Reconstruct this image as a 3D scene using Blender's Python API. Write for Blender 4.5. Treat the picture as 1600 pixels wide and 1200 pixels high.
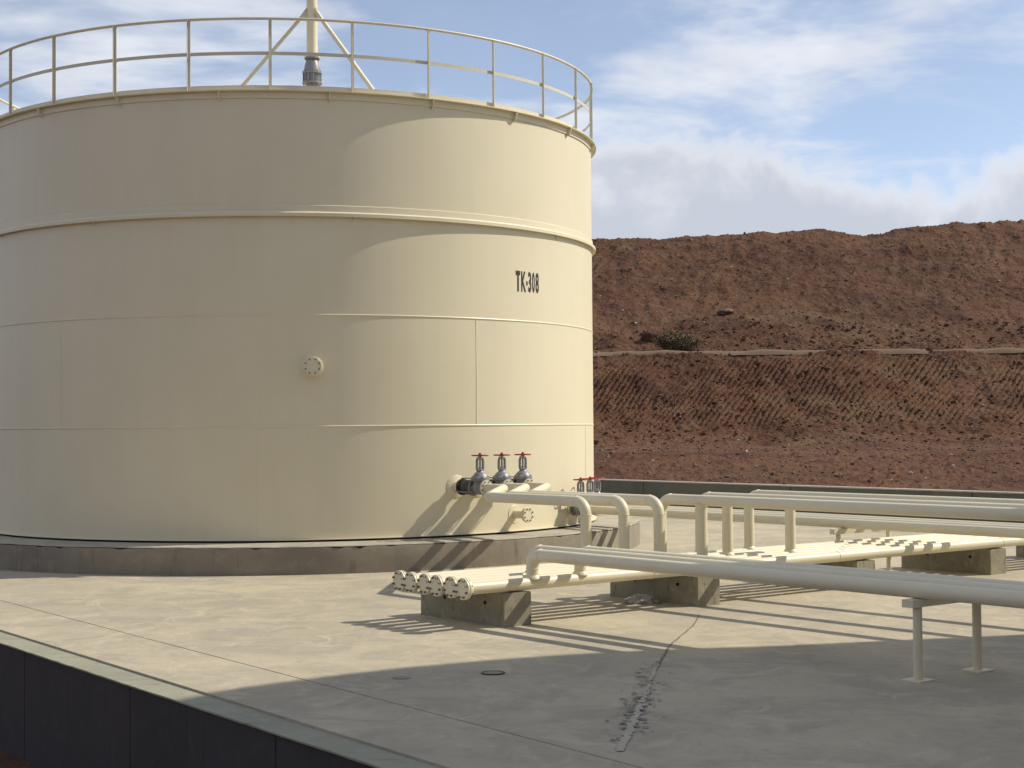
import bpy, bmesh, math, random
import numpy as np
from mathutils import Vector, Matrix

random.seed(7)
rng = np.random.default_rng(11)
for o in list(bpy.data.objects):
    bpy.data.objects.remove(o)
scene = bpy.context.scene
COL = scene.collection
V = Vector
rad = math.radians

# ------------------------------------------------------------------ camera
EYE = 1.93
PITCH, ROLL = 0.0269, 0.0076
cam_data = bpy.data.cameras.new("camera")
cam = bpy.data.objects.new("camera", cam_data)
COL.objects.link(cam)
cam_data.sensor_width = 36.0
cam_data.lens = 36.0 * 2478.1 / 1600.0
cam_data.clip_start = 0.1
cam_data.clip_end = 2000.0
_f = V((0, math.cos(PITCH), math.sin(PITCH)))
_u0 = V((0, -math.sin(PITCH), math.cos(PITCH)))
_r0 = V((1, 0, 0))
_r = _r0 * math.cos(ROLL) - _u0 * math.sin(ROLL)
_u = _r0 * math.sin(ROLL) + _u0 * math.cos(ROLL)
M = Matrix.Identity(4)
for i in range(3):
    M[i][0], M[i][1], M[i][2] = _r[i], _u[i], -_f[i]
M[2][3] = EYE
cam.matrix_world = M
scene.camera = cam

# ------------------------------------------------------------------ sun, sky, exposure
SUN_AZ = (0.968, 0.251)          # horizontal direction towards the sun
SUN_EL = rad(41.0)
sun_dir = V((SUN_AZ[0] * math.cos(SUN_EL), SUN_AZ[1] * math.cos(SUN_EL), math.sin(SUN_EL))).normalized()
sl = bpy.data.lights.new("sun", 'SUN')
sl.energy = 2.55
sl.angle = rad(0.6)
sl.color = (1.0, 0.915, 0.76)
so = bpy.data.objects.new("sun", sl)
COL.objects.link(so)
so.rotation_euler = sun_dir.to_track_quat('Z', 'Y').to_euler()
so.location = (30, 20, 40)

world = bpy.data.worlds.new("World")
scene.world = world
world.use_nodes = True
wn, wl = world.node_tree.nodes, world.node_tree.links
wn.clear()


def N(t, **kw):
    n = wn.new(t)
    for k, v in kw.items():
        setattr(n, k, v)
    return n


w_out = N('ShaderNodeOutputWorld')
w_bg = N('ShaderNodeBackground')
w_bg.inputs[1].default_value = 0.15
wl.new(w_bg.outputs[0], w_out.inputs[0])
sky = N('ShaderNodeTexSky', sky_type='NISHITA')
sky.sun_disc = False
sky.sun_elevation = SUN_EL
sky.sun_rotation = math.atan2(SUN_AZ[0], SUN_AZ[1])
sky.altitude = 1800.0
sky.air_density = 0.85
sky.dust_density = 0.15
sky.ozone_density = 1.8
tc = N('ShaderNodeTexCoord')
sep = N('ShaderNodeSeparateXYZ')
wl.new(tc.outputs['Generated'], sep.inputs[0])


def wmath(op, a, b=None, clamp=False):
    n = N('ShaderNodeMath', operation=op)
    n.use_clamp = clamp
    for i, v in enumerate((a, b)):
        if v is None:
            continue
        if isinstance(v, (int, float)):
            n.inputs[i].default_value = v
        else:
            wl.new(v, n.inputs[i])
    return n.outputs[0]


def wsmooth(val, lo, hi):
    n = N('ShaderNodeMapRange', interpolation_type='SMOOTHSTEP')
    n.inputs['From Min'].default_value = lo
    n.inputs['From Max'].default_value = hi
    wl.new(val, n.inputs['Value'])
    return n.outputs[0]


def wmix(fac, a, b):
    n = N('ShaderNodeMix', data_type='RGBA')
    if isinstance(fac, (int, float)):
        n.inputs[0].default_value = fac
    else:
        wl.new(fac, n.inputs[0])
    for i, v in ((6, a), (7, b)):
        if isinstance(v, tuple):
            n.inputs[i].default_value = v + (1,)
        else:
            wl.new(v, n.inputs[i])
    return n.outputs[2]


zc = wmath('MAXIMUM', sep.outputs[2], 0.0)
den = wmath('ADD', zc, 0.16)
cx = wmath('DIVIDE', sep.outputs[0], den)
cy = wmath('DIVIDE', sep.outputs[1], den)
comb = N('ShaderNodeCombineXYZ')
wl.new(cx, comb.inputs[0])
wl.new(wmath('MULTIPLY', cy, 1.2), comb.inputs[1])
comb.inputs[2].default_value = 0.0


def wnoise(vec, scale, detail, rough=0.55, dist=0.0):
    n = N('ShaderNodeTexNoise')
    n.inputs['Scale'].default_value = scale
    n.inputs['Detail'].default_value = detail
    n.inputs['Roughness'].default_value = rough
    n.inputs['Distortion'].default_value = dist
    wl.new(vec, n.inputs['Vector'])
    return n.outputs[0]


n_big = wnoise(comb.outputs[0], 1.9, 5, 0.58, 0.35)
n_dir = wnoise(tc.outputs['Generated'], 9.0, 5, 0.6, 0.2)
n_shade = wnoise(tc.outputs['Generated'], 14.0, 3, 0.55, 0.3)
# scattered fair weather clouds
m_cloud = wmath('ADD', 0.10, wmath('MULTIPLY', wsmooth(n_big, 0.42, 0.64), 0.68))
# bank of cloud low over the horizon, all the way round
bank_h = wmath('ADD', sep.outputs[2], wmath('MULTIPLY', wmath('SUBTRACT', n_dir, 0.5), -0.16))
m_bank = wmath('SUBTRACT', 1.0, wsmooth(bank_h, 0.140, 0.172))
m_all = wmath('MAXIMUM', m_cloud, wmath('MULTIPLY', m_bank, 0.92))
hs = N('ShaderNodeHueSaturation')
hs.inputs['Saturation'].default_value = 0.80
hs.inputs['Value'].default_value = 0.55
wl.new(sky.outputs[0], hs.inputs['Color'])
c_cloud = wmix(wsmooth(n_shade, 0.3, 0.72), (3.0, 3.06, 3.25), (3.62, 3.64, 3.72))
# the bank's lit crests against its grey body
c_bank = wmix(wsmooth(bank_h, 0.122, 0.160), (2.2, 2.32, 2.6), (3.2, 3.23, 3.34))
c_cl = wmix(m_bank, c_cloud, c_bank)
wl.new(wmix(m_all, hs.outputs[0], c_cl), w_bg.inputs[0])

scene.view_settings.view_transform = 'Standard'
scene.view_settings.look = 'None'
scene.view_settings.exposure = 0.84
scene.view_settings.gamma = 1.0
scene.view_settings.use_curve_mapping = False
scene.render.engine = 'CYCLES'
scene.cycles.max_bounces = 4
scene.cycles.diffuse_bounces = 4
scene.cycles.glossy_bounces = 2
scene.cycles.transmission_bounces = 1
scene.cycles.use_adaptive_sampling = True
scene.cycles.adaptive_threshold = 0.02

# ------------------------------------------------------------------ material helpers


class Mat:
    def __init__(self, name, base=(0.5, 0.5, 0.5), rough=0.6, metal=0.0, spec=0.5):
        self.m = bpy.data.materials.new(name)
        self.m.use_nodes = True
        self.nt = self.m.node_tree
        self.b = self.nt.nodes['Principled BSDF']
        self.b.inputs['Base Color'].default_value = (*base, 1)
        self.b.inputs['Roughness'].default_value = rough
        self.b.inputs['Metallic'].default_value = metal
        self.b.inputs['Specular IOR Level'].default_value = spec
        self.tc = None

    def new(self, t, **kw):
        n = self.nt.nodes.new(t)
        for k, v in kw.items():
            setattr(n, k, v)
        return n

    def link(self, a, b):
        self.nt.links.new(a, b)

    def coord(self, scale=(1, 1, 1), rot=(0, 0, 0), kind='geo'):
        mp = self.new('ShaderNodeMapping')
        mp.inputs['Scale'].default_value = scale
        mp.inputs['Rotation'].default_value = rot
        if kind == 'geo':
            g = self.new('ShaderNodeNewGeometry')
            self.link(g.outputs['Position'], mp.inputs['Vector'])
        else:
            t = self.new('ShaderNodeTexCoord')
            self.link(t.outputs['Object'], mp.inputs['Vector'])
        return mp.outputs[0]

    def noise(self, vec, scale, detail=4, rough=0.55, dist=0.0):
        n = self.new('ShaderNodeTexNoise')
        n.inputs['Scale'].default_value = scale
        n.inputs['Detail'].default_value = detail
        n.inputs['Roughness'].default_value = rough
        n.inputs['Distortion'].default_value = dist
        self.link(vec, n.inputs['Vector'])
        return n.outputs[0]

    def voro(self, vec, scale, feature='F1', out='Distance'):
        n = self.new('ShaderNodeTexVoronoi', feature=feature)
        n.inputs['Scale'].default_value = scale
        self.link(vec, n.inputs['Vector'])
        return n.outputs[out]

    def smooth(self, v, lo, hi):
        n = self.new('ShaderNodeMapRange', interpolation_type='SMOOTHSTEP')
        n.inputs['From Min'].default_value = lo
        n.inputs['From Max'].default_value = hi
        self.link(v, n.inputs['Value'])
        return n.outputs[0]

    def math(self, op, a, b):
        n = self.new('ShaderNodeMath', operation=op)
        for i, v in enumerate((a, b)):
            if isinstance(v, (int, float)):
                n.inputs[i].default_value = v
            else:
                self.link(v, n.inputs[i])
        return n.outputs[0]

    def mix(self, fac, a, b, mode='MIX'):
        n = self.new('ShaderNodeMix', data_type='RGBA', blend_type=mode)
        if isinstance(fac, (int, float)):
            n.inputs[0].default_value = fac
        else:
            self.link(fac, n.inputs[0])
        for i, v in ((6, a), (7, b)):
            if isinstance(v, tuple):
                n.inputs[i].default_value = (*v[:3], 1)
            else:
                self.link(v, n.inputs[i])
        return n.outputs[2]

    def color(self, c):
        self.link(c, self.b.inputs['Base Color'])

    def rough(self, v, lo, hi):
        n = self.new('ShaderNodeMapRange')
        n.inputs['To Min'].default_value = lo
        n.inputs['To Max'].default_value = hi
        self.link(v, n.inputs['Value'])
        self.link(n.outputs[0], self.b.inputs['Roughness'])

    def bump(self, h, strength=0.3, dist=0.01):
        n = self.new('ShaderNodeBump')
        n.inputs['Strength'].default_value = strength
        n.inputs['Distance'].default_value = dist
        self.link(h, n.inputs['Height'])
        self.link(n.outputs[0], self.b.inputs['Normal'])


def paint_mat(name, c, c2, rough=0.42, bump=0.12):
    m = Mat(name, c, rough)
    v = m.coord()
    n1 = m.noise(v, 0.7, 5)
    n2 = m.noise(m.coord((3, 3, 0.35)), 1.2, 6, 0.65)
    f = m.math('ADD', m.math('MULTIPLY', n1, 0.6), m.math('MULTIPLY', n2, 0.4))
    base = m.mix(m.smooth(f, 0.35, 0.68), c, c2)
    dust = m.noise(v, 26, 4, 0.7)
    base = m.mix(m.math('MULTIPLY', m.smooth(dust, 0.56, 0.8), 0.22), base, (0.42, 0.33, 0.22))
    m.color(base)
    m.rough(n2, rough - 0.08, rough + 0.12)
    m.bump(m.noise(v, 140, 3), bump, 0.002)
    return m.m


M_TANK = paint_mat("cream tank paint", (0.735, 0.672, 0.490), (0.700, 0.638, 0.460), 0.42, 0.06)
M_PIPE = paint_mat("cream pipe paint", (0.725, 0.668, 0.495), (0.680, 0.622, 0.455), 0.40, 0.08)
M_RAIL = paint_mat("cream rail paint", (0.66, 0.615, 0.48), (0.60, 0.555, 0.43), 0.45, 0.1)


def concrete(name, a, b, c, stain=(0.12, 0.11, 0.085), stain_amt=0.5, scale=1.0, bump=0.35, rot=0.0, vertical=False):
    m = Mat(name, a, 0.86, 0, 0.3)
    v = m.coord((1, 1, 1), (0, 0, rot))
    big = m.noise(v, 0.45 * scale, 7, 0.6, 0.4)
    mid = m.noise(v, 2.6 * scale, 6, 0.62, 0.8)
    streak = m.noise(m.coord((0.55, 3.4, 1) if not vertical else (2.8, 2.8, 0.35), (0, 0, rot)), 1.6 * scale, 6, 0.62, 0.6)
    col = m.mix(m.smooth(big, 0.3, 0.7), a, b)
    col = m.mix(m.math('MULTIPLY', m.smooth(mid, 0.45, 0.75), 0.55), col, c)
    col = m.mix(m.math('MULTIPLY', m.smooth(streak, 0.54, 0.78), stain_amt), col, stain)
    fine = m.noise(v, 55, 5, 0.7)
    col = m.mix(m.math('MULTIPLY', m.smooth(fine, 0.5, 0.8), 0.3), col, tuple(x * 0.62 for x in a))
    pits = m.smooth(m.voro(v, 17 * scale), 0.0, 0.11)
    spots = m.smooth(m.noise(v, 7, 2), 0.55, 0.66)
    pm = m.math('MULTIPLY', m.math('SUBTRACT', 1.0, pits), spots)
    col = m.mix(m.math('MULTIPLY', pm, 0.6), col, tuple(x * 0.4 for x in a))
    m.color(col)
    m.rough(mid, 0.72, 0.95)
    h = m.math('ADD', m.math('MULTIPLY', fine, 0.5), m.math('MULTIPLY', mid, 0.8))
    m.bump(h, bump, 0.008)
    return m.m




def slab_mat():
    m = Mat("cement floated slab", (0.42, 0.38, 0.29), 0.85, 0, 0.3)
    v = m.coord()
    big = m.noise(v, 0.35, 5, 0.6, 0.8)
    mid = m.noise(v, 1.1, 6, 0.66, 0.9)
    sweep = m.noise(m.coord((1.0, 0.7, 1), (0, 0, rad(-35))), 2.6, 6, 0.68, 1.2)
    sm = m.noise(m.coord((1.0, 0.6, 1), (0, 0, rad(20))), 8.0, 5, 0.7, 0.6)
    fine = m.noise(v, 60, 3, 0.7)
    col = m.mix(m.smooth(big, 0.32, 0.68), (0.485, 0.425, 0.310), (0.395, 0.350, 0.262))
    col = m.mix(m.math('MULTIPLY', m.smooth(mid, 0.42, 0.62), 0.70), col, (0.335, 0.303, 0.240))
    col = m.mix(m.math('MULTIPLY', m.smooth(sweep, 0.50, 0.68), 0.60), col, (0.545, 0.482, 0.358))
    col = m.mix(m.math('MULTIPLY', m.smooth(sm, 0.50, 0.74), 0.55), col, (0.30, 0.272, 0.215))
    col = m.mix(m.math('MULTIPLY', m.smooth(fine, 0.5, 0.78), 0.35), col, (0.27, 0.245, 0.19))
    pits = m.smooth(m.voro(v, 5.0), 0.03, 0.055)
    rare = m.smooth(m.noise(v, 1.1, 2), 0.5, 0.62)
    pm = m.math('MULTIPLY', m.math('SUBTRACT', 1.0, pits), rare)
    col = m.mix(m.math('MULTIPLY', pm, 0.7), col, (0.12, 0.105, 0.085))
    m.color(col)
    m.rough(mid, 0.70, 0.95)
    h = m.math('ADD', m.math('MULTIPLY', sm, 0.8), m.math('MULTIPLY', fine, 0.25))
    h = m.math('ADD', h, m.math('MULTIPLY', sweep, 1.2))
    m.bump(h, 0.45, 0.012)
    return m.m


M_SLAB = slab_mat()
M_FOUND = concrete("foundation concrete", (0.285, 0.248, 0.188), (0.225, 0.198, 0.155), (0.35, 0.31, 0.245), (0.13, 0.112, 0.082), 0.8, 1.6, 0.6, 0, True)
M_FTOP = concrete("foundation top mortar", (0.42, 0.385, 0.31), (0.31, 0.285, 0.235), (0.52, 0.48, 0.37), (0.17, 0.155, 0.13), 0.7, 2.2, 0.6)
M_BLOCK = concrete("precast block concrete", (0.345, 0.31, 0.22), (0.225, 0.21, 0.16), (0.44, 0.41, 0.32), (0.06, 0.057, 0.045), 0.95, 2.6, 0.5, rad(20), False)
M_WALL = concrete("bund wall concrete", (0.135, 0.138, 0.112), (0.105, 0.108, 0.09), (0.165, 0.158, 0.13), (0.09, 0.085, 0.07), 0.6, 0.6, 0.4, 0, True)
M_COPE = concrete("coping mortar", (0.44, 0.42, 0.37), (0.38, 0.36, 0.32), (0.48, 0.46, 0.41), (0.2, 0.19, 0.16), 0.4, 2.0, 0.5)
M_KERB = concrete("green grey kerb concrete", (0.33, 0.325, 0.245), (0.27, 0.27, 0.205), (0.38, 0.37, 0.29), (0.13, 0.13, 0.095), 0.7, 2.0, 0.5)
M_BITUM = concrete("bitumen coated face", (0.055, 0.050, 0.052), (0.042, 0.039, 0.041), (0.075, 0.068, 0.068), (0.02, 0.02, 0.02), 0.6, 1.5, 0.5, 0, True)
M_PATCH = concrete("mortar crack patch", (0.46, 0.42, 0.325), (0.40, 0.365, 0.285), (0.50, 0.455, 0.36), (0.26, 0.24, 0.19), 0.4, 4.0, 0.6)
M_DARK = Mat("bitumen sand and recess black", (0.012, 0.011, 0.010), 0.9).m
M_BLACK = Mat("black stencil paint", (0.018, 0.017, 0.012), 0.6).m
M_TAR = Mat("dark bitumen splash", (0.15, 0.138, 0.112), 0.7).m
M_RED = Mat("red handwheel paint", (0.30, 0.018, 0.012), 0.4).m
M_BOLT = Mat("weathered bolts", (0.15, 0.135, 0.09), 0.5, 0.4).m
M_RUBBER = Mat("charcoal rubber", (0.05, 0.05, 0.056), 0.5).m
M_STEM = Mat("greased steel stem", (0.22, 0.22, 0.22), 0.35, 0.8).m


def valve_mat():
    m = Mat("blue grey valve paint", (0.2, 0.21, 0.24), 0.42, 0.15)
    v = m.coord()
    n = m.noise(v, 30, 5, 0.7)
    m.color(m.mix(m.smooth(n, 0.4, 0.7), (0.27, 0.275, 0.295), (0.19, 0.195, 0.21)))
    m.bump(m.noise(v, 90, 4), 0.25, 0.003)
    return m.m


M_VALVE = valve_mat()
M_RUST = Mat("rusty steel", (0.125, 0.10, 0.078), 0.8, 0.3).m
M_PLATE = concrete("cement stained plate", (0.16, 0.145, 0.12), (0.12, 0.11, 0.09), (0.22, 0.20, 0.17), (0.06, 0.05, 0.04), 0.6, 9.0, 0.6)
M_WOOD = Mat("pale timber", (0.60, 0.50, 0.33), 0.75).m


def earth_mat(name, stones=True):
    m = Mat(name, (0.13, 0.055, 0.033), 0.95, 0, 0.15)
    v = m.coord()
    big = m.noise(v, 0.16, 6, 0.6, 0.6)
    mid = m.noise(v, 1.1, 7, 0.65, 0.5)
    strat = m.noise(m.coord((0.12, 0.12, 1.1)), 1.0, 5, 0.6, 0.4)
    col = m.mix(m.smooth(big, 0.35, 0.65), (0.138, 0.069, 0.040), (0.088, 0.039, 0.023))
    col = m.mix(m.math('MULTIPLY', m.smooth(mid, 0.45, 0.7), 0.6), col, (0.160, 0.097, 0.056))
    col = m.mix(m.math('MULTIPLY', m.smooth(strat, 0.52, 0.72), 0.55), col, (0.142, 0.102, 0.058))
    col = m.mix(m.math('MULTIPLY', m.smooth(m.noise(v, 0.38, 5, 0.6, 1.0), 0.50, 0.66), 0.75), col, (0.062, 0.028, 0.020))
    clod = m.voro(m.coord((1, 1, 1.3)), 7.0)
    clod2 = m.voro(v, 19.0)
    fine = m.noise(v, 26, 6, 0.72)
    col = m.mix(m.math('MULTIPLY', m.smooth(fine, 0.48, 0.66), 0.75), col, (0.046, 0.021, 0.015))
    if stones:
        sp = m.voro(v, 5.5)
        cl = m.smooth(m.noise(v, 0.6, 3), 0.45, 0.65)
        pm = m.math('MULTIPLY', m.math('SUBTRACT', 1.0, m.smooth(sp, 0.10, 0.17)), cl)
        col = m.mix(m.math('MULTIPLY', pm, 0.75), col, (0.34, 0.25, 0.20))
        sp2 = m.voro(v, 14.0)
        pm2 = m.math('SUBTRACT', 1.0, m.smooth(sp2, 0.16, 0.28))
        col = m.mix(m.math('MULTIPLY', pm2, 0.55), col, (0.26, 0.16, 0.11))
    m.color(col)
    h = m.math('ADD', m.math('MULTIPLY', m.math('SUBTRACT', 1.0, clod), 0.7), m.math('MULTIPLY', m.math('SUBTRACT', 1.0, clod2), 0.35))
    h = m.math('ADD', h, m.math('MULTIPLY', fine, 0.5))
    m.bump(h, 0.7, 0.05)
    return m.m


M_EARTH = earth_mat("red brown cut earth")
M_STONE = Mat("brown field stone", (0.17, 0.11, 0.082), 0.9, 0, 0.2).m
M_STONE2 = Mat("pale field stone", (0.44, 0.36, 0.30), 0.9, 0, 0.2).m
M_BOULD = Mat("dark red boulder", (0.075, 0.035, 0.026), 0.9, 0, 0.2).m
M_LOWER = earth_mat("dark compacted ground", False)

# ------------------------------------------------------------------ mesh builder


class MB:
    def __init__(self):
        self.v, self.f = [], []

    def add(self, verts, faces):
        o = len(self.v)
        self.v += [tuple(p) for p in verts]
        self.f += [tuple(i + o for i in fc) for fc in faces]

    def box(self, c, ax, ay, az, sx, sy, sz):
        c, ax, ay, az = V(c), V(ax), V(ay), V(az)
        vs = []
        for dz in (-.5, .5):
            for dx, dy in ((-.5, -.5), (.5, -.5), (.5, .5), (-.5, .5)):
                vs.append(c + ax * dx * sx + ay * dy * sy + az * dz * sz)
        self.add(vs, [(3, 2, 1, 0), (4, 5, 6, 7), (0, 1, 5, 4), (1, 2, 6, 5), (2, 3, 7, 6), (3, 0, 4, 7)])
        return self

    def lathe(self, origin, axis, prof, n=32, closed=False, a0=0.0, a1=2 * math.pi):
        """prof: list of (radius, distance along axis)"""
        axis = V(axis).normalized()
        origin = V(origin)
        t = V((0, 0, 1)) if abs(axis.z) < 0.9 else V((1, 0, 0))
        e1 = axis.cross(t).normalized()
        e2 = axis.cross(e1).normalized()
        full = abs(a1 - a0 - 2 * math.pi) < 1e-6
        k = n if full else n + 1
        vs, fs = [], []
        for (r, h) in prof:
            for i in range(k):
                a = a0 + (a1 - a0) * i / n
                vs.append(origin + axis * h + (e1 * math.cos(a) + e2 * math.sin(a)) * max(r, 1e-5))
        np_ = len(prof)
        for j in range(np_ - 1 + (1 if closed else 0)):
            j2 = (j + 1) % np_
            for i in range(n):
                i2 = (i + 1) % k if full else i + 1
                fs.append((j * k + i, j * k + i2, j2 * k + i2, j2 * k + i))
        self.add(vs, fs)
        return self

    def cyl(self, p0, p1, r, n=16, r1=None):
        p0, p1 = V(p0), V(p1)
        L = (p1 - p0).length
        r1 = r if r1 is None else r1
        return self.lathe(p0, p1 - p0, [(0, 0), (r, 0), (r1, L), (0, L)], n)

    def tube(self, pts, r, n=20, caps=True):
        """sweep a circle along a polyline using a parallel frame; r may be a list"""
        pts = [V(p) for p in pts]
        m = len(pts)
        rs = r if isinstance(r, (list, tuple)) else [r] * m
        tang = []
        for i in range(m):
            a = pts[max(i - 1, 0)]
            b = pts[min(i + 1, m - 1)]
            tang.append((b - a).normalized())
        t0 = tang[0]
        ref = V((0, 0, 1)) if abs(t0.z) < 0.9 else V((1, 0, 0))
        e1 = t0.cross(ref).normalized()
        vs, fs = [], []
        for i in range(m):
            e1 = (e1 - tang[i] * e1.dot(tang[i])).normalized()
            e2 = tang[i].cross(e1)
            for k in range(n):
                a = 2 * math.pi * k / n
                vs.append(pts[i] + (e1 * math.cos(a) + e2 * math.sin(a)) * rs[i])
        for i in range(m - 1):
            for k in range(n):
                k2 = (k + 1) % n
                fs.append((i * n + k, i * n + k2, (i + 1) * n + k2, (i + 1) * n + k))
        if caps:
            fs.append(tuple(range(n - 1, -1, -1)))
            fs.append(tuple((m - 1) * n + k for k in range(n)))
        self.add(vs, fs)
        return self

    def build(self, name, mat, parent=None, smooth=35, bevel=0.0, origin=None):
        me = bpy.data.meshes.new(name)
        me.from_pydata(self.v, [], self.f)
        me.materials.append(mat)
        bm = bmesh.new()
        bm.from_mesh(me)
        bmesh.ops.remove_doubles(bm, verts=bm.verts, dist=2e-5)
        bmesh.ops.recalc_face_normals(bm, faces=bm.faces)
        bm.to_mesh(me)
        bm.free()
        if smooth:
            me.polygons.foreach_set('use_smooth', [True] * len(me.polygons))
            me.set_sharp_from_angle(angle=rad(smooth))
        o = bpy.data.objects.new(name, me)
        COL.objects.link(o)
        if parent is not None:
            o.parent = parent
            o.matrix_parent_inverse = world_of(parent).inverted()
        if bevel:
            b = o.modifiers.new("bevel", 'BEVEL')
            b.width = bevel
            b.segments = 2
            b.limit_method = 'ANGLE'
        return o


def world_of(o):
    m = Matrix.LocRotScale(o.location, o.rotation_euler, o.scale)
    if o.parent is not None:
        m = world_of(o.parent) @ o.matrix_parent_inverse @ m
    return m


def tag(o, label=None, cat=None, group=None, kind=None):
    for k, v in (('label', label), ('category', cat), ('group', group), ('kind', kind)):
        if v:
            o[k] = v
    return o


def empty(name, loc, rz=0.0):
    o = bpy.data.objects.new(name, None)
    COL.objects.link(o)
    o.location = loc
    o.rotation_euler = (0, 0, rz)
    o.empty_display_size = 0.2
    return o


def copy_tree(src, parent=None):
    c = src.copy()
    COL.objects.link(c)
    if parent is not None:
        c.parent = parent
        c.matrix_parent_inverse = src.matrix_parent_inverse.copy()
    for ch in src.children:
        copy_tree(ch, c)
    return c


# fast lattice noise
_tab = rng.random((256, 256))


def vnoise(x, y, sc, seed=0):
    x = np.asarray(x) * sc + seed * 17.31
    y = np.asarray(y) * sc + seed * 7.77
    xi, yi = np.floor(x).astype(int), np.floor(y).astype(int)
    fx, fy = x - xi, y - yi
    fx = fx * fx * (3 - 2 * fx)
    fy = fy * fy * (3 - 2 * fy)
    g = lambda a, b: _tab[a % 256, b % 256]
    return (g(xi, yi) * (1 - fx) + g(xi + 1, yi) * fx) * (1 - fy) + (g(xi, yi + 1) * (1 - fx) + g(xi + 1, yi + 1) * fx) * fy


def fbm(x, y, sc, oct=4, seed=0, gain=0.5):
    s, a, t = 0, 1.0, 0
    for i in range(oct):
        s = s + a * vnoise(x, y, sc * 2 ** i, seed + i * 3)
        t += a
        a *= gain
    return s / t


# site grid: WD runs along the kerb, the blocks and the bund wall, UD along the header pipes
ANG = rad(38.5)
WD = V((math.sin(ANG), -math.cos(ANG), 0))
UD = V((math.cos(ANG), math.sin(ANG), 0))
Z = V((0, 0, 1))


def uw(u, w, z=0.0):
    return UD * u + WD * w + Z * z


# the apron's edge and its joint run at a slightly different angle
ANG2 = rad(35.8)
WD2 = V((math.sin(ANG2), -math.cos(ANG2), 0))
UD2 = V((math.cos(ANG2), math.sin(ANG2), 0))


def uw2(u, w, z=0.0):
    return UD2 * u + WD2 * w + Z * z


# ------------------------------------------------------------------ ground, hillside
m = MB()
m.add([(-400, -300, -1.0), (400, -300, -1.0), (400, 900, -1.0), (-400, 900, -1.0)], [(0, 1, 2, 3)])
tag(m.build("ground", M_LOWER, smooth=0), kind="structure")

PY = [30.0, 36.5, 40.0, 46.0, 52.0, 57.5, 60.0, 62.5, 66.0, 67.4, 69.0, 76.0, 85.0, 87.0, 95, 115]
PZ = [-0.6, -0.15, 0.22, 0.72, 1.05, 1.22, 1.50, 2.60, 4.85, 5.02, 5.45, 8.3, 11.75, 11.9, 10.8, 6.0]


def hill_z(X, Y):
    w1 = (fbm(X, Y * 0, 0.13, 3, 2) - 0.5) * 0.9
    yy = Y + w1 * np.clip((Y - 50) / 12, 0, 1) * np.clip((80 - Y) / 10, 0.0, 1)
    z = np.interp(yy, PY, PZ)
    ridge = (fbm(X, X * 0, 0.22, 4, 5) - 0.5) * 0.9 + (X - 8) * 0.04
    z = z + ridge * np.clip((Y - 72) / 12, 0, 1)
    slope = np.clip((Y - 57) / 4, 0, 1)
    # lumps and clods
    z = z + (fbm(X, Y, 0.45, 3, 9) - 0.5) * (0.22 + 0.30 * slope)
    z = z + (fbm(X, Y * 0.8, 2.2, 4, 14, 0.55) - 0.5) * (0.10 + 0.05 * slope)
    cl = fbm(X, Y, 3.6, 2, 33)
    z = z + np.maximum(cl - 0.64, 0) * 0.30
    cl2 = fbm(X, Y, 7.5, 2, 63)
    z = z + np.maximum(cl2 - 0.58, 0) * 0.30
    # bucket teeth marks raking down the lower cut
    cut = np.clip((yy - 60.6) / 1.0, 0, 1) * np.clip((66.0 - yy) / 0.8, 0, 1)
    lean = 0.62 + 0.35 * (vnoise(X, Y * 0.3, 0.11, 77) - 0.5)
    ph = (X - (Y - 60) * lean) * 4.0 + (fbm(X, Y, 0.9, 2, 41) - 0.5) * 0.35
    saw = np.abs((ph % 1.0) - 0.5) * 2
    patch = np.clip((fbm(X - (Y - 60) * 0.62, Y * 0.35, 0.42, 3, 50) - 0.42) / 0.10, 0, 1)
    z = z + cut * patch * (saw ** 2.2 - 0.3) * 0.19
    # wider raked furrows on the upper face
    up = np.clip((Y - 71) / 3, 0, 1) * np.clip((85 - Y) / 3, 0, 1)
    ph2 = (X - (Y - 70) * 0.35) * 1.1 + (fbm(X, Y, 0.3, 2, 71) - 0.5) * 2.5
    patch2 = np.clip((fbm(X, Y, 0.16, 3, 88) - 0.44) / 0.12, 0, 1)
    z = z + up * patch2 * (np.abs((ph2 % 1.0) - 0.5) - 0.25) * 0.13
    # wheel worn strip at the foot
    foot = np.exp(-((Y - 54.0) / 2.2) ** 2)
    z = z * (1 - foot) + foot * (1.02 + (fbm(X, Y, 0.5, 3, 21) - 0.5) * 0.25)
    pth = np.exp(-(((Y - 66.75) / 0.62) ** 4))
    z = z * (1 - pth) + pth * (5.0 + 0.02 * np.sin(X * 0.4))
    edge = np.clip((X + 40) / 12, 0, 1) * np.clip((70 - X) / 14, 0, 1) * np.clip((118 - Y) / 12, 0, 1)
    return -1.3 + (z + 1.3) * edge


def nonuni(parts):
    out = []
    for a, b, s in parts:
        out += list(np.arange(a, b - 1e-6, s))
    out.append(parts[-1][1])
    return np.array(out)


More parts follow.
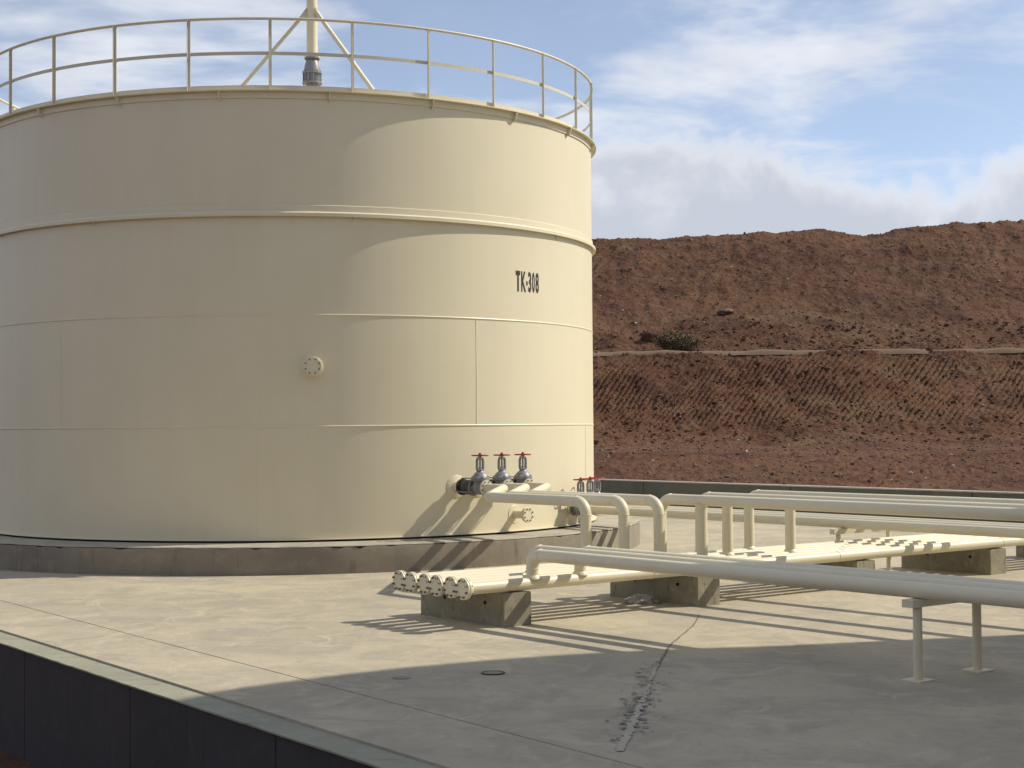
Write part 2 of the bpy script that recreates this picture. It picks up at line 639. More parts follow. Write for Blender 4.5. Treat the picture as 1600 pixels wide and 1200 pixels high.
gx = nonuni([(-40, 1.5, 0.75), (1.5, 29, 0.068), (29, 70, 0.8)])
gy = nonuni([(34, 40, 0.25), (40, 60, 0.11), (60, 66.2, 0.045), (66.2, 70, 0.07), (70, 87, 0.085), (87, 118, 1.0)])
GX, GY = np.meshgrid(gx, gy)
GZ = hill_z(GX, GY)
me = bpy.data.meshes.new("hillside")
nx, ny = len(gx), len(gy)
co = np.stack([GX, GY, GZ], -1).reshape(-1, 3).astype(np.float32)
idx = np.arange(nx * ny).reshape(ny, nx)
quads = np.stack([idx[:-1, :-1], idx[:-1, 1:], idx[1:, 1:], idx[1:, :-1]], -1).reshape(-1, 4)
me.vertices.add(len(co))
me.vertices.foreach_set('co', co.ravel())
me.loops.add(quads.size)
me.loops.foreach_set('vertex_index', quads.ravel().astype(np.int32))
me.polygons.add(len(quads))
me.polygons.foreach_set('loop_start', np.arange(0, quads.size, 4, dtype=np.int32))
me.polygons.foreach_set('loop_total', np.full(len(quads), 4, dtype=np.int32))
me.update(calc_edges=True)
me.materials.append(M_EARTH)
hill = bpy.data.objects.new("hillside", me)
COL.objects.link(hill)
tag(hill, kind="structure")


# unseen ridge added behind the camera, keeping low sky light off the tank
bx = np.linspace(-70, 45, 150)
bt = np.linspace(0, 1, 40)
BX, BT = np.meshgrid(bx, bt)
base_y = -16 - 0.006 * (BX + 10) ** 2 * 0 + np.clip(-BX - 38, 0, 60) * 0.9
BY = base_y - BT * 32
BZ = -1.15 + 13.0 * np.clip(BT / 0.55, 0, 1) ** 0.9 + (fbm(BX, BY, 0.3, 4, 3) - 0.5) * 1.6 * np.clip(BT * 4, 0, 1)
vs = np.stack([BX, BY, BZ], -1).reshape(-1, 3)
ix = np.arange(vs.shape[0]).reshape(BX.shape)
fs = np.stack([ix[:-1, :-1], ix[1:, :-1], ix[1:, 1:], ix[:-1, 1:]], -1).reshape(-1, 4)
me = bpy.data.meshes.new("added_ridge_behind")
me.from_pydata(vs.tolist(), [], fs.tolist())
me.materials.append(M_EARTH)
o = bpy.data.objects.new("added_ridge_behind", me)
COL.objects.link(o)
tag(o, kind="structure")


def hz(x, y):
    return float(hill_z(np.array([x]), np.array([y]))[0])


# pale strip on the bench lip; sun on the edge put into its colour
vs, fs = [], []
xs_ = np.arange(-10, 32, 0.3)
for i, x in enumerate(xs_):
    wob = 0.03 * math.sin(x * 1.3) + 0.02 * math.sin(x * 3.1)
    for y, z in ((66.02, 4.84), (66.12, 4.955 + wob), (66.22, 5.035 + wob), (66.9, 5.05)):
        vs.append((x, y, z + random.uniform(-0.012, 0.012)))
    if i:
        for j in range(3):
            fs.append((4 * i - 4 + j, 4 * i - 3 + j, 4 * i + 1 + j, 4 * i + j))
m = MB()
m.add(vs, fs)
tag(m.build("sunlit_bench_lip", Mat("pale sunlit lip", (0.21, 0.150, 0.105), 0.95, 0, 0.1).m, smooth=60), kind="structure")

# loose stones on the hillside
ico_v, ico_f = None, None
bm = bmesh.new()
bmesh.ops.create_icosphere(bm, subdivisions=1, radius=1.0)
ico_v = np.array([v.co[:] for v in bm.verts])
ico_f = np.array([[v.index for v in f.verts] for f in bm.faces])
bm.free()


def stones(name, n, mat, smin, smax, yr, xr, label, seed):
    r = np.random.default_rng(seed)
    X = r.uniform(*xr, n)
    Y = r.uniform(*yr, n)
    S = smin + (smax - smin) * r.random(n) ** 3
    Zs = hill_z(X, Y)
    vs, fs = [], []
    for i in range(n):
        sc = S[i] * r.uniform(0.6, 1.2, 3) * np.array([1, 1, 0.75])
        jit = ico_v * (1 + (r.random((len(ico_v), 1)) - 0.5) * 0.6)
        a = r.uniform(0, 6.28)
        p = jit * sc
        p = np.stack([p[:, 0] * np.cos(a) - p[:, 1] * np.sin(a), p[:, 0] * np.sin(a) + p[:, 1] * np.cos(a), p[:, 2]], -1)
        vs.append(p + np.array([X[i], Y[i], Zs[i] + S[i] * 0.25]))
        fs.append(ico_f + i * len(ico_v))
    me = bpy.data.meshes.new(name)
    me.from_pydata(np.concatenate(vs).tolist(), [], np.concatenate(fs).tolist())
    me.materials.append(mat)
    o = bpy.data.objects.new(name, me)
    COL.objects.link(o)
    return tag(o, label, "stones", kind="stuff")


stones("loose_stones", 9000, M_STONE, 0.015, 0.085, (41, 86), (1, 32), "small brown stones strewn all over the earth slope", 3)
stones("pale_stones", 260, M_STONE2, 0.025, 0.085, (42, 86), (1, 32), "scattered pale stones dotting the red earth slope", 5)
stones("earth_clods", 4200, M_EARTH, 0.02, 0.11, (58, 72), (1, 30), "crumbled clods of red earth lying on the slope and its foot", 8)


def boulder(x, y, s, mat, label, seed, sq=(1.2, 0.9, 0.8)):
    r = np.random.default_rng(seed)
    bm = bmesh.new()
    bmesh.ops.create_icosphere(bm, subdivisions=3, radius=1.0)
    for v in bm.verts:
        c = v.co
        k = 1 + 0.5 * (vnoise(c.x * 1 + 5, c.y + c.z * 1.3, 1.3, seed) - 0.5) + 0.25 * (vnoise(c.x + c.z, c.y, 3.3, seed + 1) - 0.5)
        v.co = V((c.x * sq[0], c.y * sq[1], c.z * sq[2])) * float(k) * s
    me = bpy.data.meshes.new("boulder")
    bm.to_mesh(me)
    bm.free()
    me.materials.append(mat)
    o = bpy.data.objects.new("boulder", me)
    COL.objects.link(o)
    o.location = (x, y, hz(x, y) + s * 0.3)
    o.rotation_euler = (0, 0, r.uniform(0, 6))
    return tag(o, label, "boulder", "boulders on the slope")


boulder(6.1, 68.9, 0.36, M_BOULD, "dark red boulder just up the slope from the olive shrub", 4, (1.3, 1, 0.9))
boulder(9.9, 73.0, 0.30, M_STONE, "flat brown rock jutting from the slope above the bare stick", 6, (1.6, 1, 0.45))
boulder(7.2, 68.6, 0.17, M_STONE2, "pale stone lying directly behind the olive shrub", 9)

# ------------------------------------------------------------------ slab, kerb, bund wall
U_EDGE = 4.995
JOINT = 5.85
apron = empty("concrete_apron", (0, 0, 0))
tag(apron, kind="structure")


def uwbox2(u0, u1, w0, w1, z0, z1):
    m = MB()
    m.box(uw2((u0 + u1) / 2, (w0 + w1) / 2, (z0 + z1) / 2), UD2, WD2, Z, u1 - u0, w1 - w0, z1 - z0)
    return m


def slab_poly(u0, side, z0, z1):
    """sheet from the line u2 = u0 to the bund wall"""
    a, b = uw2(u0, W0), uw2(u0, W1)
    c, d = uw(U_WALL, W1 + 5), uw(U_WALL, W0 - 5)
    m = MB()
    vs = [V((p.x, p.y, z)) for z in (z0, z1) for p in (a, b, c, d)]
    m.add(vs, [(3, 2, 1, 0), (4, 5, 6, 7), (0, 1, 5, 4), (1, 2, 6, 5), (2, 3, 7, 6), (3, 0, 4, 7)])
    return m


def uwbox(u0, u1, w0, w1, z0, z1):
    m = MB()
    c = uw((u0 + u1) / 2, (w0 + w1) / 2, (z0 + z1) / 2)
    m.box(c, UD, WD, Z, u1 - u0, w1 - w0, z1 - z0)
    return m


W0, W1 = -62.0, 42.0
U_WALL = 25.35
uwbox2(U_EDGE, JOINT - 0.008, W0, W1, -0.2, 0.0).build("slab_panel", M_SLAB, apron, smooth=0)
slab_poly(JOINT + 0.008, 1, -0.2, 0.0).build("slab_panel", M_SLAB, apron, smooth=0)
uwbox2(JOINT - 0.3, JOINT + 0.3, W0, W1, -0.19, -0.010).build("joint_filler", M_DARK, apron, smooth=0)

# crack with mortar patch and bitumen splashes
CR = [(1.90, 16.25), (1.72, 15.3), (1.36, 13.95), (1.23, 13.2), (1.10, 12.5), (0.93, 11.4), (0.76, 10.3), (0.62, 9.45)]


def crack_pt(t):
    t = t * (len(CR) - 1)
    i = min(int(t), len(CR) - 2)
    f = t - i
    return V((CR[i][0] * (1 - f) + CR[i + 1][0] * f, CR[i][1] * (1 - f) + CR[i + 1][1] * f, 0))


def ribbon(name, t0, t1, n, wfun, z, mat):
    vs, fs = [], []
    for i in range(n + 1):
        t = t0 + (t1 - t0) * i / n
        p = crack_pt(t)
        j = (random.random() - 0.5) * 0.012
        a, b = wfun((i / n), i)
        vs += [(p.x - a + j, p.y, z), (p.x + b + j, p.y, z)]
        if i:
            k = 2 * i
            fs.append((k - 2, k - 1, k + 1, k))
    m = MB()
    m.add(vs, fs)
    return m.build(name, mat, apron, smooth=0)


ribbon("crack_line", 0.0, 0.58, 70, lambda t, i: (0.003 + 0.008 * t + random.random() * 0.004,) * 2, 0.003, M_TAR)
ribbon("mortar_patch", 0.50, 1.0, 60, lambda t, i: ((0.008 + 0.026 * min(1, t * 2.0)) * random.uniform(0.5, 1.2), (0.008 + 0.026 * min(1, t * 2.0)) * random.uniform(0.5, 1.2)), 0.006, M_PATCH)
m = MB()
for k in range(150):
    t = random.choice((random.gauss(0.79, 0.055), random.gauss(0.76, 0.08), 0.46 + 0.5 * random.random()))
    t = min(max(t, 0.42), 0.98)
    p = crack_pt(t)
    side = random.choice((-1, -1, 1))
    off = side * (0.02 + abs(random.gauss(0, 0.06)))
    cx_, cy_ = p.x + off, p.y + random.gauss(0, 0.05)
    L, Wd = random.uniform(0.006, 0.036) * random.choice((0.5, 1.0, 1.6)), random.uniform(0.005, 0.018)
    n = 9
    pts = []
    tw = random.uniform(-0.5, 0.5)
    for i in range(n):
        a = 2 * math.pi * i / n
        q = random.uniform(0.3, 1.1)
        pts.append((cx_ + math.cos(a) * L * q, cy_ + math.sin(a) * Wd * q * 1.6 + math.cos(a) * L * tw, 0.0085 + k * 1e-5))
    m.add(pts, [tuple(range(n))])
tag(m.build("bitumen_splashes", M_TAR, apron, smooth=0), kind="stuff")

# kerb wall at the apron's edge
kw = empty("retaining_wall", uw2(U_EDGE - 0.13, 0, -1.0))
tag(kw, "low retaining wall with grey green top and dark outer face along the slab edge", "wall")
vs, fs = [], []
NW = 300
for i in range(NW + 1):
    w = -26 + 36.0 * i / NW
    a = uw2(U_EDGE - 0.262 + (random.random() - 0.5) * 0.007, w, -0.020 + (random.random() - 0.5) * 0.003)
    b = uw2(U_EDGE - 0.002, w, -0.016)
    a2, b2 = V((a.x, a.y, -0.032)), V((b.x, b.y, -0.032))
    vs += [a, b, b2, a2]
    if i:
        k = 4 * i
        for q in range(4):
            fs.append((k - 4 + q, k - 4 + (q + 1) % 4, k + (q + 1) % 4, k + q))
fs += [(0, 1, 2, 3), (4 * NW + 3, 4 * NW + 2, 4 * NW + 1, 4 * NW)]
m = MB()
m.add(vs, fs)
m.build("wall_top", M_KERB, kw, smooth=0)
w_ = -26.0
while w_ < 9.9:
    uwbox2(U_EDGE - 0.250, U_EDGE - 0.02, w_, w_ + 2.39, -1.02, -0.033).build("wall_panel", M_BITUM, kw, smooth=0, bevel=0.006)
    w_ += 2.4

bw = empty("bund_wall", uw(U_WALL, 0, 0))
tag(bw, "low grey concrete bund wall at the foot of the earth slope", "wall")
w_ = -45.0
k = 0
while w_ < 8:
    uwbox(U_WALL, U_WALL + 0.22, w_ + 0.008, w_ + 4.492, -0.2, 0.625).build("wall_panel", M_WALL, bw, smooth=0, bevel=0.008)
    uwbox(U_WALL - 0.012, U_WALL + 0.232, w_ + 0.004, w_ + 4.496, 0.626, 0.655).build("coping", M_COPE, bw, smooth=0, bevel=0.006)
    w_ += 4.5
    k += 1

# ------------------------------------------------------------------ tank foundation
TC = V((-3.6454, 26.6411, 0))
R = 5.0


def tp(phi, r=R, z=0.0):
    """point on the tank at angle phi (degrees from the side facing the camera, positive to the right)"""
    a = rad(phi)
    return V((TC.x + r * math.sin(a), TC.y - r * math.cos(a), z))


def ring(prof, n=240, a0=0.0, a1=360.0, jit=None):
    """closed (r,z) profile swept round the tank"""
    m = MB()
    full = abs(a1 - a0 - 360) < 1e-6
    k = n if full else n + 1
    vs, fs = [], []
    P = len(prof)
    for i in range(k):
        ph = a0 + (a1 - a0) * i / n
        for (r, z) in prof:
            vs.append(tp(ph, r, z))
    for i in range(n):
        i2 = (i + 1) % k
        for j in range(P):
            j2 = (j + 1) % P
            fs.append((i * P + j, i2 * P + j, i2 * P + j2, i * P + j2))
    if not full:
        fs.append(tuple(range(P)))
        fs.append(tuple((k - 1) * P + j for j in range(P - 1, -1, -1)))
    m.add(vs, fs)
    return m


fd = empty("tank_foundation", (TC.x, TC.y, 0))
tag(fd, "round weathered concrete plinth under the cream tank", "plinth")
# wall of the ring beam, slightly uneven
NF = 420
vs, fs = [], []
for i in range(NF):
    ph = 360.0 * i / NF
    e = (fbm(np.array([ph * 0.2]), np.array([1.0]), 1.3, 3, 3)[0] - 0.5) * 0.03
    chip = max(0.0, vnoise(np.array([ph]), np.array([4.0]), 1.1, 7)[0] - 0.70) * 0.09
    z1 = 0.352 - chip
    for (r, z) in ((5.755, -0.05), (5.755 + e * 0.4, 0.05), (5.752 + e * 0.5, 0.30), (5.745 - chip * 0.4, z1), (5.2, z1 + 0.006), (5.2, -0.05)):
        vs.append(tp(ph, r, z))
    i2 = (i + 1) % NF
    for j in range(6):
        fs.append((i * 6 + j, i2 * 6 + j, i2 * 6 + (j + 1) % 6, i * 6 + (j + 1) % 6))
m = MB()
m.add(vs, fs)
m.build("ring_beam", M_FOUND, fd, smooth=40)
# mortar screed on top, ragged outer edge
vs, fs = [], []
for i in range(NF):
    ph = 360.0 * i / NF
    e = (fbm(np.array([ph * 0.35]), np.array([9.0]), 1.9, 4, 13)[0] - 0.5) * 0.10
    s1 = (fbm(np.array([ph * 0.3]), np.array([3.0]), 1.7, 3, 23)[0] - 0.5) * 0.02
    for (r, z) in ((4.6, 0.36), (5.735 + min(e, 0.015), 0.36), (5.725 + min(e, 0.015), 0.372 + s1 * 0.4), (5.45 + e, 0.374 + s1), (5.12, 0.377), (4.6, 0.377)):
        vs.append(tp(ph, r, z))
    i2 = (i + 1) % NF
    for j in range(6):
        fs.append((i * 6 + j, i2 * 6 + j, i2 * 6 + (j + 1) % 6, i * 6 + (j + 1) % 6))
m = MB()
m.add(vs, fs)
m.build("mortar_screed", M_FTOP, fd, smooth=40)

# ------------------------------------------------------------------ storage tank
tank = empty("storage_tank", (TC.x, TC.y, 0.378))
tag(tank, "tall cream steel storage tank with roof railing and stencilled number", "tank")

ring([(4.70, 0.3785), (5.018, 0.3785), (5.018, 0.404), (4.70, 0.404)]).build("bitumen_bed", M_DARK, tank)
ring([(4.6, 0.405), (5.045, 0.405), (5.045, 0.415), (4.6, 0.415)]).build("bottom_plate", M_TANK, tank)


def shell_plate(z0, z1, a0, a1, seed):
    n = max(12, int((a1 - a0) / 1.25))
    mz = 14
    vs, fs = [], []
    for j in range(mz + 1):
        z = z0 + (z1 - z0) * j / mz
        for i in range(n + 1):
            ph = a0 + (a1 - a0) * i / n
            x, y = np.array([ph * 0.0873]), np.array([z])
            d = (fbm(x, y, 0.55, 3, seed) - 0.5)[0] * 0.010
            env = math.sin(math.pi * j / mz) ** 0.5 if 0 < j < mz else 0
            if z > 4.9:   # shallow crease in the top course
                d -= 0.0045 * math.exp(-((ph - 38.6) / 0.8) ** 2) * math.exp(-((z - 5.85) / 0.25) ** 2)
            vs.append(tp(ph, R + d * env, z))
    k = n + 1
    for j in range(mz):
        for i in range(n):
            fs.append((j * k + i, j * k + i + 1, (j + 1) * k + i + 1, (j + 1) * k + i))
    m = MB()
    m.add(vs, fs)
    o = m.build("shell_plate", M_TANK, tank, smooth=60)
    return o


courses = [(0.415, 1.955, 2.0), (1.955, 3.486, 38.8), (3.486, 4.86, 2.0), (4.86, 6.47, 38.6)]
for ci, (z0, z1, off) in enumerate(courses):
    for q in range(5):
        a0 = off + 72 * q
        shell_plate(z0, z1, a0, a0 + 72, 20)
# weld beads
for zz in (1.955, 3.486):
    ring([(4.99, zz - 0.016), (5.002, zz - 0.014), (5.008, zz - 0.006), (5.009, zz + 0.003), (5.004, zz + 0.012), (4.99, zz + 0.014)], 300).build("horizontal_weld", M_TANK, tank)
for ci, (z0, z1, off) in enumerate(courses[:2]):
    for q in range(5):
        a = off + 72 * q
        m = MB()
        m.tube([tp(a, R - 0.004, z0 + 0.02), tp(a + 0.05, R - 0.0035, (z0 + z1) / 2), tp(a, R - 0.004, z1 - 0.02)], 0.010, 8)
        m.build("vertical_weld", M_TANK, tank)
# wind girder
ring([(4.985, 4.862), (5.062, 4.850), (5.064, 4.836), (5.064, 4.882), (5.055, 4.892), (5.020, 4.905), (5.016, 4.990), (5.008, 4.996), (4.985, 4.996)], 300).build("wind_girder", M_TANK, tank, smooth=30)
for q in range(-4, 5):
    ph = 17.1 + 42.9 * q
    rdir = (tp(ph, 1) - tp(ph, 0)).normalized()
    tdir = rdir.cross(Z)
    m = MB()
    m.add([tp(ph, 5.0, 4.85) + tdir * s * 0.006 for s in (-1, 1)] + [tp(ph, 5.05, 4.85) + tdir * s * 0.006 for s in (-1, 1)] + [tp(ph, 5.0, 4.77) + tdir * s * 0.006 for s in (-1, 1)],
          [(0, 2, 4), (1, 5, 3), (0, 1, 3, 2), (2, 3, 5, 4), (0, 4, 5, 1)])
    m.build("girder_gusset", M_TANK, tank, smooth=0)
# curb band, walkway lip, toe board, roof
ring([(4.985, 6.462), (5.018, 6.462), (5.018, 6.553), (4.985, 6.553)], 300).build("curb_band", M_TANK, tank, smooth=30)
ring([(4.80, 6.554), (5.089, 6.554), (5.089, 6.566), (4.80, 6.566)], 300).build("rim_plate", M_TANK, tank, smooth=30)
ring([(4.998, 6.567), (5.006, 6.567), (5.006, 6.640), (4.998, 6.640)], 300).build("toe_board", M_TANK, tank, smooth=30)
m = MB()
m.lathe((TC.x, TC.y, 6.567), Z, [(4.97, 0.0), (4.97, 0.006), (0.0, 0.40)], 160)
m.build("roof", M_TANK, tank, smooth=30)
for q in range(21):
    ph = 13.3 + 360.0 / 21 * q
    rdir = (tp(ph, 1) - tp(ph, 0)).normalized()
    tdir = rdir.cross(Z)
    prof = [(5.0, 6.553), (5.082, 6.553), (5.082, 6.525), (5.055, 6.450), (5.035, 6.428), (5.0, 6.425)]
    vs = []
    for s in (-1, 1):
        vs += [tp(ph, r, z) + tdir * s * 0.009 for (r, z) in prof]
    n = len(prof)
    fs = [tuple(range(n)), tuple(range(2 * n - 1, n - 1, -1))] + [(i, (i + 1) % n, n + (i + 1) % n, n + i) for i in range(n)]
    m = MB()
    m.add(vs, fs)
    m.build("rim_bracket", M_TANK, tank, smooth=0)

# roof railing
rail = empty("railing", (TC.x, TC.y, 6.567))
rail.parent = tank
rail.matrix_parent_inverse = world_of(tank).inverted()


def torus(r, z, rr, n=300, k=12):
    m = MB()
    vs, fs = [], []
    for i in range(n):
        ph = 360.0 * i / n
        for j in range(k):
            a = 2 * math.pi * j / k
            vs.append(tp(ph, r + rr * math.cos(a), z + rr * math.sin(a)))
    for i in range(n):
        i2 = (i + 1) % n
        for j in range(k):
            fs.append((i * k + j, i2 * k + j, i2 * k + (j + 1) % k, i * k + (j + 1) % k))
    m.add(vs, fs)
    return m


torus(5.022, 7.556, 0.0215).build("top_rail", M_RAIL, rail)
ring([(5.006, 7.055), (5.013, 7.055), (5.013, 7.103), (5.006, 7.103)], 300).build("mid_rail", M_RAIL, rail, smooth=30)
post_me = None
for q in range(28):
    ph = 17.0 + 360.0 / 28 * q
    rdir = (tp(ph, 1) - tp(ph, 0)).normalized()
    tdir = rdir.cross(Z)
    m = MB()
    # steel angle post: two legs
    c = tp(ph, 5.024, 0)
    m.box(V((c.x, c.y, 7.060)), tdir, rdir, Z, 0.040, 0.006, 0.985)
    m.box(V((c.x, c.y, 7.060)) + tdir * 0.0168 + rdir * 0.0185, tdir, rdir, Z, 0.006, 0.031, 0.985)
    m.build("post", M_RAIL, rail, smooth=0)


# stencilled tank number wrapped on the shell
def text_mesh(body):
    cu = bpy.data.curves.new("tank_number", 'FONT')
    cu.body = body
    cu.size = 1.0
    cu.resolution_u = 5
    cu.offset = 0.03
    o = bpy.data.objects.new("tank_number", cu)
    COL.objects.link(o)
    dg = bpy.context.evaluated_depsgraph_get()
    me = bpy.data.meshes.new_from_object(o.evaluated_get(dg))
    bpy.data.objects.remove(o)
    return me


PH0, PH1, TZ0, TZ1 = 47.95, 54.25, 3.922, 4.228
# each letter is a mesh of its own
glyphs = [('T', 0.0, 0.176), ('K', 0.222, 0.424), ('-', 0.436, 0.494), ('3', 0.520, 0.653), ('0', 0.692, 0.812), ('8', 0.850, 1.0)]
lettering = empty("tank_number", tp(51, 5.0, 4.07))
lettering.parent = tank
lettering.matrix_parent_inverse = world_of(tank).inverted()


def poly_mesh(pts, faces):
    me = bpy.data.meshes.new("letter")
    me.from_pydata([(x, y, 0) for x, y in pts], [], faces)
    return me


for ch, f0, f1 in glyphs:
    if ch == 'T':
        me = poly_mesh([(0, 1), (0, .79), (.34, .79), (.34, 0), (.70, 0), (.70, .79), (1, .79), (1, 1)], [(0, 1, 2, 5, 6, 7), (2, 3, 4, 5)])
    elif ch == '-':
        me = poly_mesh([(0, .33), (1, .33), (1, .53), (0, .53)], [(0, 1, 2, 3)])
    else:
        me = text_mesh(ch)
        xs = np.array([v.co[:] for v in me.vertices])
        lo, hi = xs.min(0), xs.max(0)
        for v in me.vertices:
            v.co = ((v.co.x - lo[0]) / (hi[0] - lo[0]), (v.co.y - lo[1]) / (hi[1] - lo[1]), 0)
    for v in me.vertices:
        ph = PH0 + (PH1 - PH0) * (f0 + (f1 - f0) * v.co.x)
        zz = TZ0 + (TZ1 - TZ0) * v.co.y
        d = (fbm(np.array([ph * 0.0873]), np.array([zz]), 0.55, 3, 20) - 0.5)[0] * 0.010
        v.co = tp(ph, R + d + 0.003, zz)
    me.materials.clear()
    me.materials.append(M_BLACK)
    o = bpy.data.objects.new("letter", me)
    COL.objects.link(o)
    o.parent = lettering
    o.matrix_parent_inverse = world_of(lettering).inverted()


# ------------------------------------------------------------------ flanges and nozzles
def bolts_mesh(center, axis, rb, n, r, h0, h1, rot=0.0):
    """ring of hex studs, from h0 to h1 along the axis"""
    m = MB()
    axis = V(axis).normalized()
    t = Z if abs(axis.z) < 0.9 else V((1, 0, 0))
    e1 = axis.cross(t).normalized()
    e2 = axis.cross(e1)
    for i in range(n):
        a = 2 * math.pi * (i + 0.5) / n + rot
        c = V(center) + (e1 * math.cos(a) + e2 * math.sin(a)) * rb
        m.cyl(c + axis * h0, c + axis * h1, r, 6)
    return m


def bolt_part(m, name, parent, mat=None):
    return tag(m.build(name, mat or M_BOLT, parent, smooth=0), kind="stuff")


def disc(center, axis, r, th, r_in=0.0, bev=0.003, n=40):
    m = MB()
    m.lathe(center, axis, [(r_in, 0), (r - bev, 0), (r, bev), (r, th - bev), (r - bev, th), (r_in, th)], n, closed=r_in > 0)
    return m


def nozzle(phi, z, rp, rf, rneck, length, rot=0.0):
    """short flanged nozzle with a reinforcing pad and blind flange: a part of the tank"""
    rd = (tp(phi, 1) - tp(phi, 0)).normalized()
    base = tp(phi, R - 0.02, z)
    nz = empty("blind_nozzle", base)
    nz.parent = tank
    nz.matrix_parent_inverse = world_of(tank).inverted()
    # curved pad following the shell
    m = MB()
    vs, fs = [], []
    rings_ = [(0.0, 0.008), (rp * 0.96, 0.008), (rp, 0.004), (rp, -0.01)]
    n = 40
    for (rr, off) in rings_:
        for i in range(n):
            a = 2 * math.pi * i / n
            vs.append(tp(phi + math.degrees(rr * math.cos(a) / R), R + off, z + rr * math.sin(a)))
    for j in range(3):
        for i in range(n):
            fs.append((j * n + i, j * n + (i + 1) % n, (j + 1) * n + (i + 1) % n, (j + 1) * n + i))
    m.add(vs, fs)
    m.build("reinforcing_pad", M_TANK, nz)
    MB().cyl(base, base + rd * (length - 0.03), rneck, 28).build("neck", M_TANK, nz)
    disc(base + rd * (length - 0.05), rd, rf, 0.022).build("flange", M_TANK, nz)
    disc(base + rd * (length - 0.026), rd, rf, 0.022).build("blind_flange", M_TANK, nz)
    bolt_part(bolts_mesh(base, rd, rf * 0.78, 8, 0.011, length - 0.066, length + 0.010, rot), "flange_bolts", nz, M_BOLT)
    return nz


nozzle(10.4, 2.775, 0.165, 0.128, 0.075, 0.17)
nozzle(47.2, 0.650, 0.135, 0.112, 0.060, 0.30)

# ------------------------------------------------------------------ vent stack on the roof
VX, VY = -3.005, 24.0
vent = empty("vent_stack", (VX, VY, 6.74))
tag(vent, "tall cream vent pipe with grey flame arrester braced on the tank roof", "vent pipe")
c0 = V((VX, VY, 0))
roof_z = 6.573 + 0.394 * (1 - math.hypot(VX - TC.x, VY - TC.y) / 4.97)
disc(c0 + Z * (roof_z - 0.01), Z, 0.165, 0.03).build("base_flange", M_VALVE, vent)
MB().cyl(c0 + Z * (roof_z + 0.01), c0 + Z * 7.16, 0.09, 28).build("neck", M_VALVE, vent)
disc(c0 + Z * 7.165, Z, 0.150, 0.028).build("flange", M_VALVE, vent)
MB().lathe(c0 + Z * 7.193, Z, [(0, 0), (0.118, 0), (0.118, 0.125), (0, 0.125)], 36).build("element_housing", M_VALVE, vent)
disc(c0 + Z * 7.318, Z, 0.150, 0.026).build("flange", M_VALVE, vent)
MB().lathe(c0 + Z * 7.344, Z, [(0, 0), (0.128, 0), (0.126, 0.04), (0.108, 0.12), (0.088, 0.185), (0.084, 0.2), (0, 0.2)], 36).build("conical_hood", M_VALVE, vent, smooth=40)
disc(c0 + Z * 7.544, Z, 0.118, 0.022).build("flange", M_VALVE, vent)
disc(c0 + Z * 7.568, Z, 0.118, 0.024).build("pipe_flange", M_PIPE, vent)
bolt_part(bolts_mesh(c0, Z, 0.100, 8, 0.011, 7.528, 7.610), "flange_bolts", vent, M_BOLT)
bolt_part(bolts_mesh(c0, Z, 0.136, 12, 0.009, 7.150, 7.362), "tie_rods", vent, M_VALVE)
MB().cyl(c0 + Z * 7.592, c0 + Z * 10.6, 0.082, 32).build("pipe", M_PIPE, vent)
for end in (V((-1.83, 23.05, 0)), V((-4.30, 23.55, 0)), V((-3.05, 25.9, 0))):
    dr = (end - c0).normalized()
    er = roof_z_end = 6.573 + 0.394 * (1 - (end - TC).length / 4.97)
    a = c0 + dr * 0.082 + Z * 8.31
    b = V((end.x, end.y, er + 0.01))
    d = (b - a).normalized()
    side = d.cross(Z).normalized()
    upv = side.cross(d).normalized()
    br = MB()
    mid = (a + b) / 2
    br.box(mid, d, side, upv, (b - a).length, 0.050, 0.006)
    br.box(mid - upv * 0.0265 + side * 0.022, d, side, upv, (b - a).length, 0.006, 0.047)
    brace = br.build("brace", M_RAIL, vent, smooth=0)
    g = MB()
    g.add([c0 + dr * 0.078 + Z * 8.34 + side * 0.008, c0 + dr * 0.078 + Z * 8.14 + side * 0.008, c0 + dr * 0.20 + Z * 8.16 + side * 0.008,
           c0 + dr * 0.078 + Z * 8.34 - side * 0.0, c0 + dr * 0.078 + Z * 8.14, c0 + dr * 0.20 + Z * 8.16],
          [(0, 1, 2), (5, 4, 3), (0, 3, 4, 1), (1, 4, 5, 2), (2, 5, 3, 0)])
    g.build("gusset_plate", M_RAIL, vent, smooth=0)

# ------------------------------------------------------------------ pipework
PR = 0.061        # pipe radius


def fillet(pts, r, n=10):
    """split a polyline into straight and elbow point lists"""
    pts = [V(p) for p in pts]
    segs = []
    cur = pts[0]
    for i in range(1, len(pts) - 1):
        a = (pts[i - 1] - pts[i]).normalized()
        b = (pts[i + 1] - pts[i]).normalized()
        half = math.acos(max(-1, min(1, a.dot(b)))) / 2
        d = r / math.tan(half)
        s, e = pts[i] + a * d, pts[i] + b * d
        cen = pts[i] + (a + b).normalized() * (r / math.sin(half))
        segs.append(('straight_pipe', [cur, s]))
        va, vb = s - cen, e - cen
        tot = va.angle(vb)
        ax = va.cross(vb).normalized()
        arc = [cen + Matrix.Rotation(tot * k / n, 3, ax) @ va for k in range(n + 1)]
        segs.append(('elbow', arc))
        cur = e
    segs.append(('straight_pipe', [cur, pts[-1]]))
    return segs


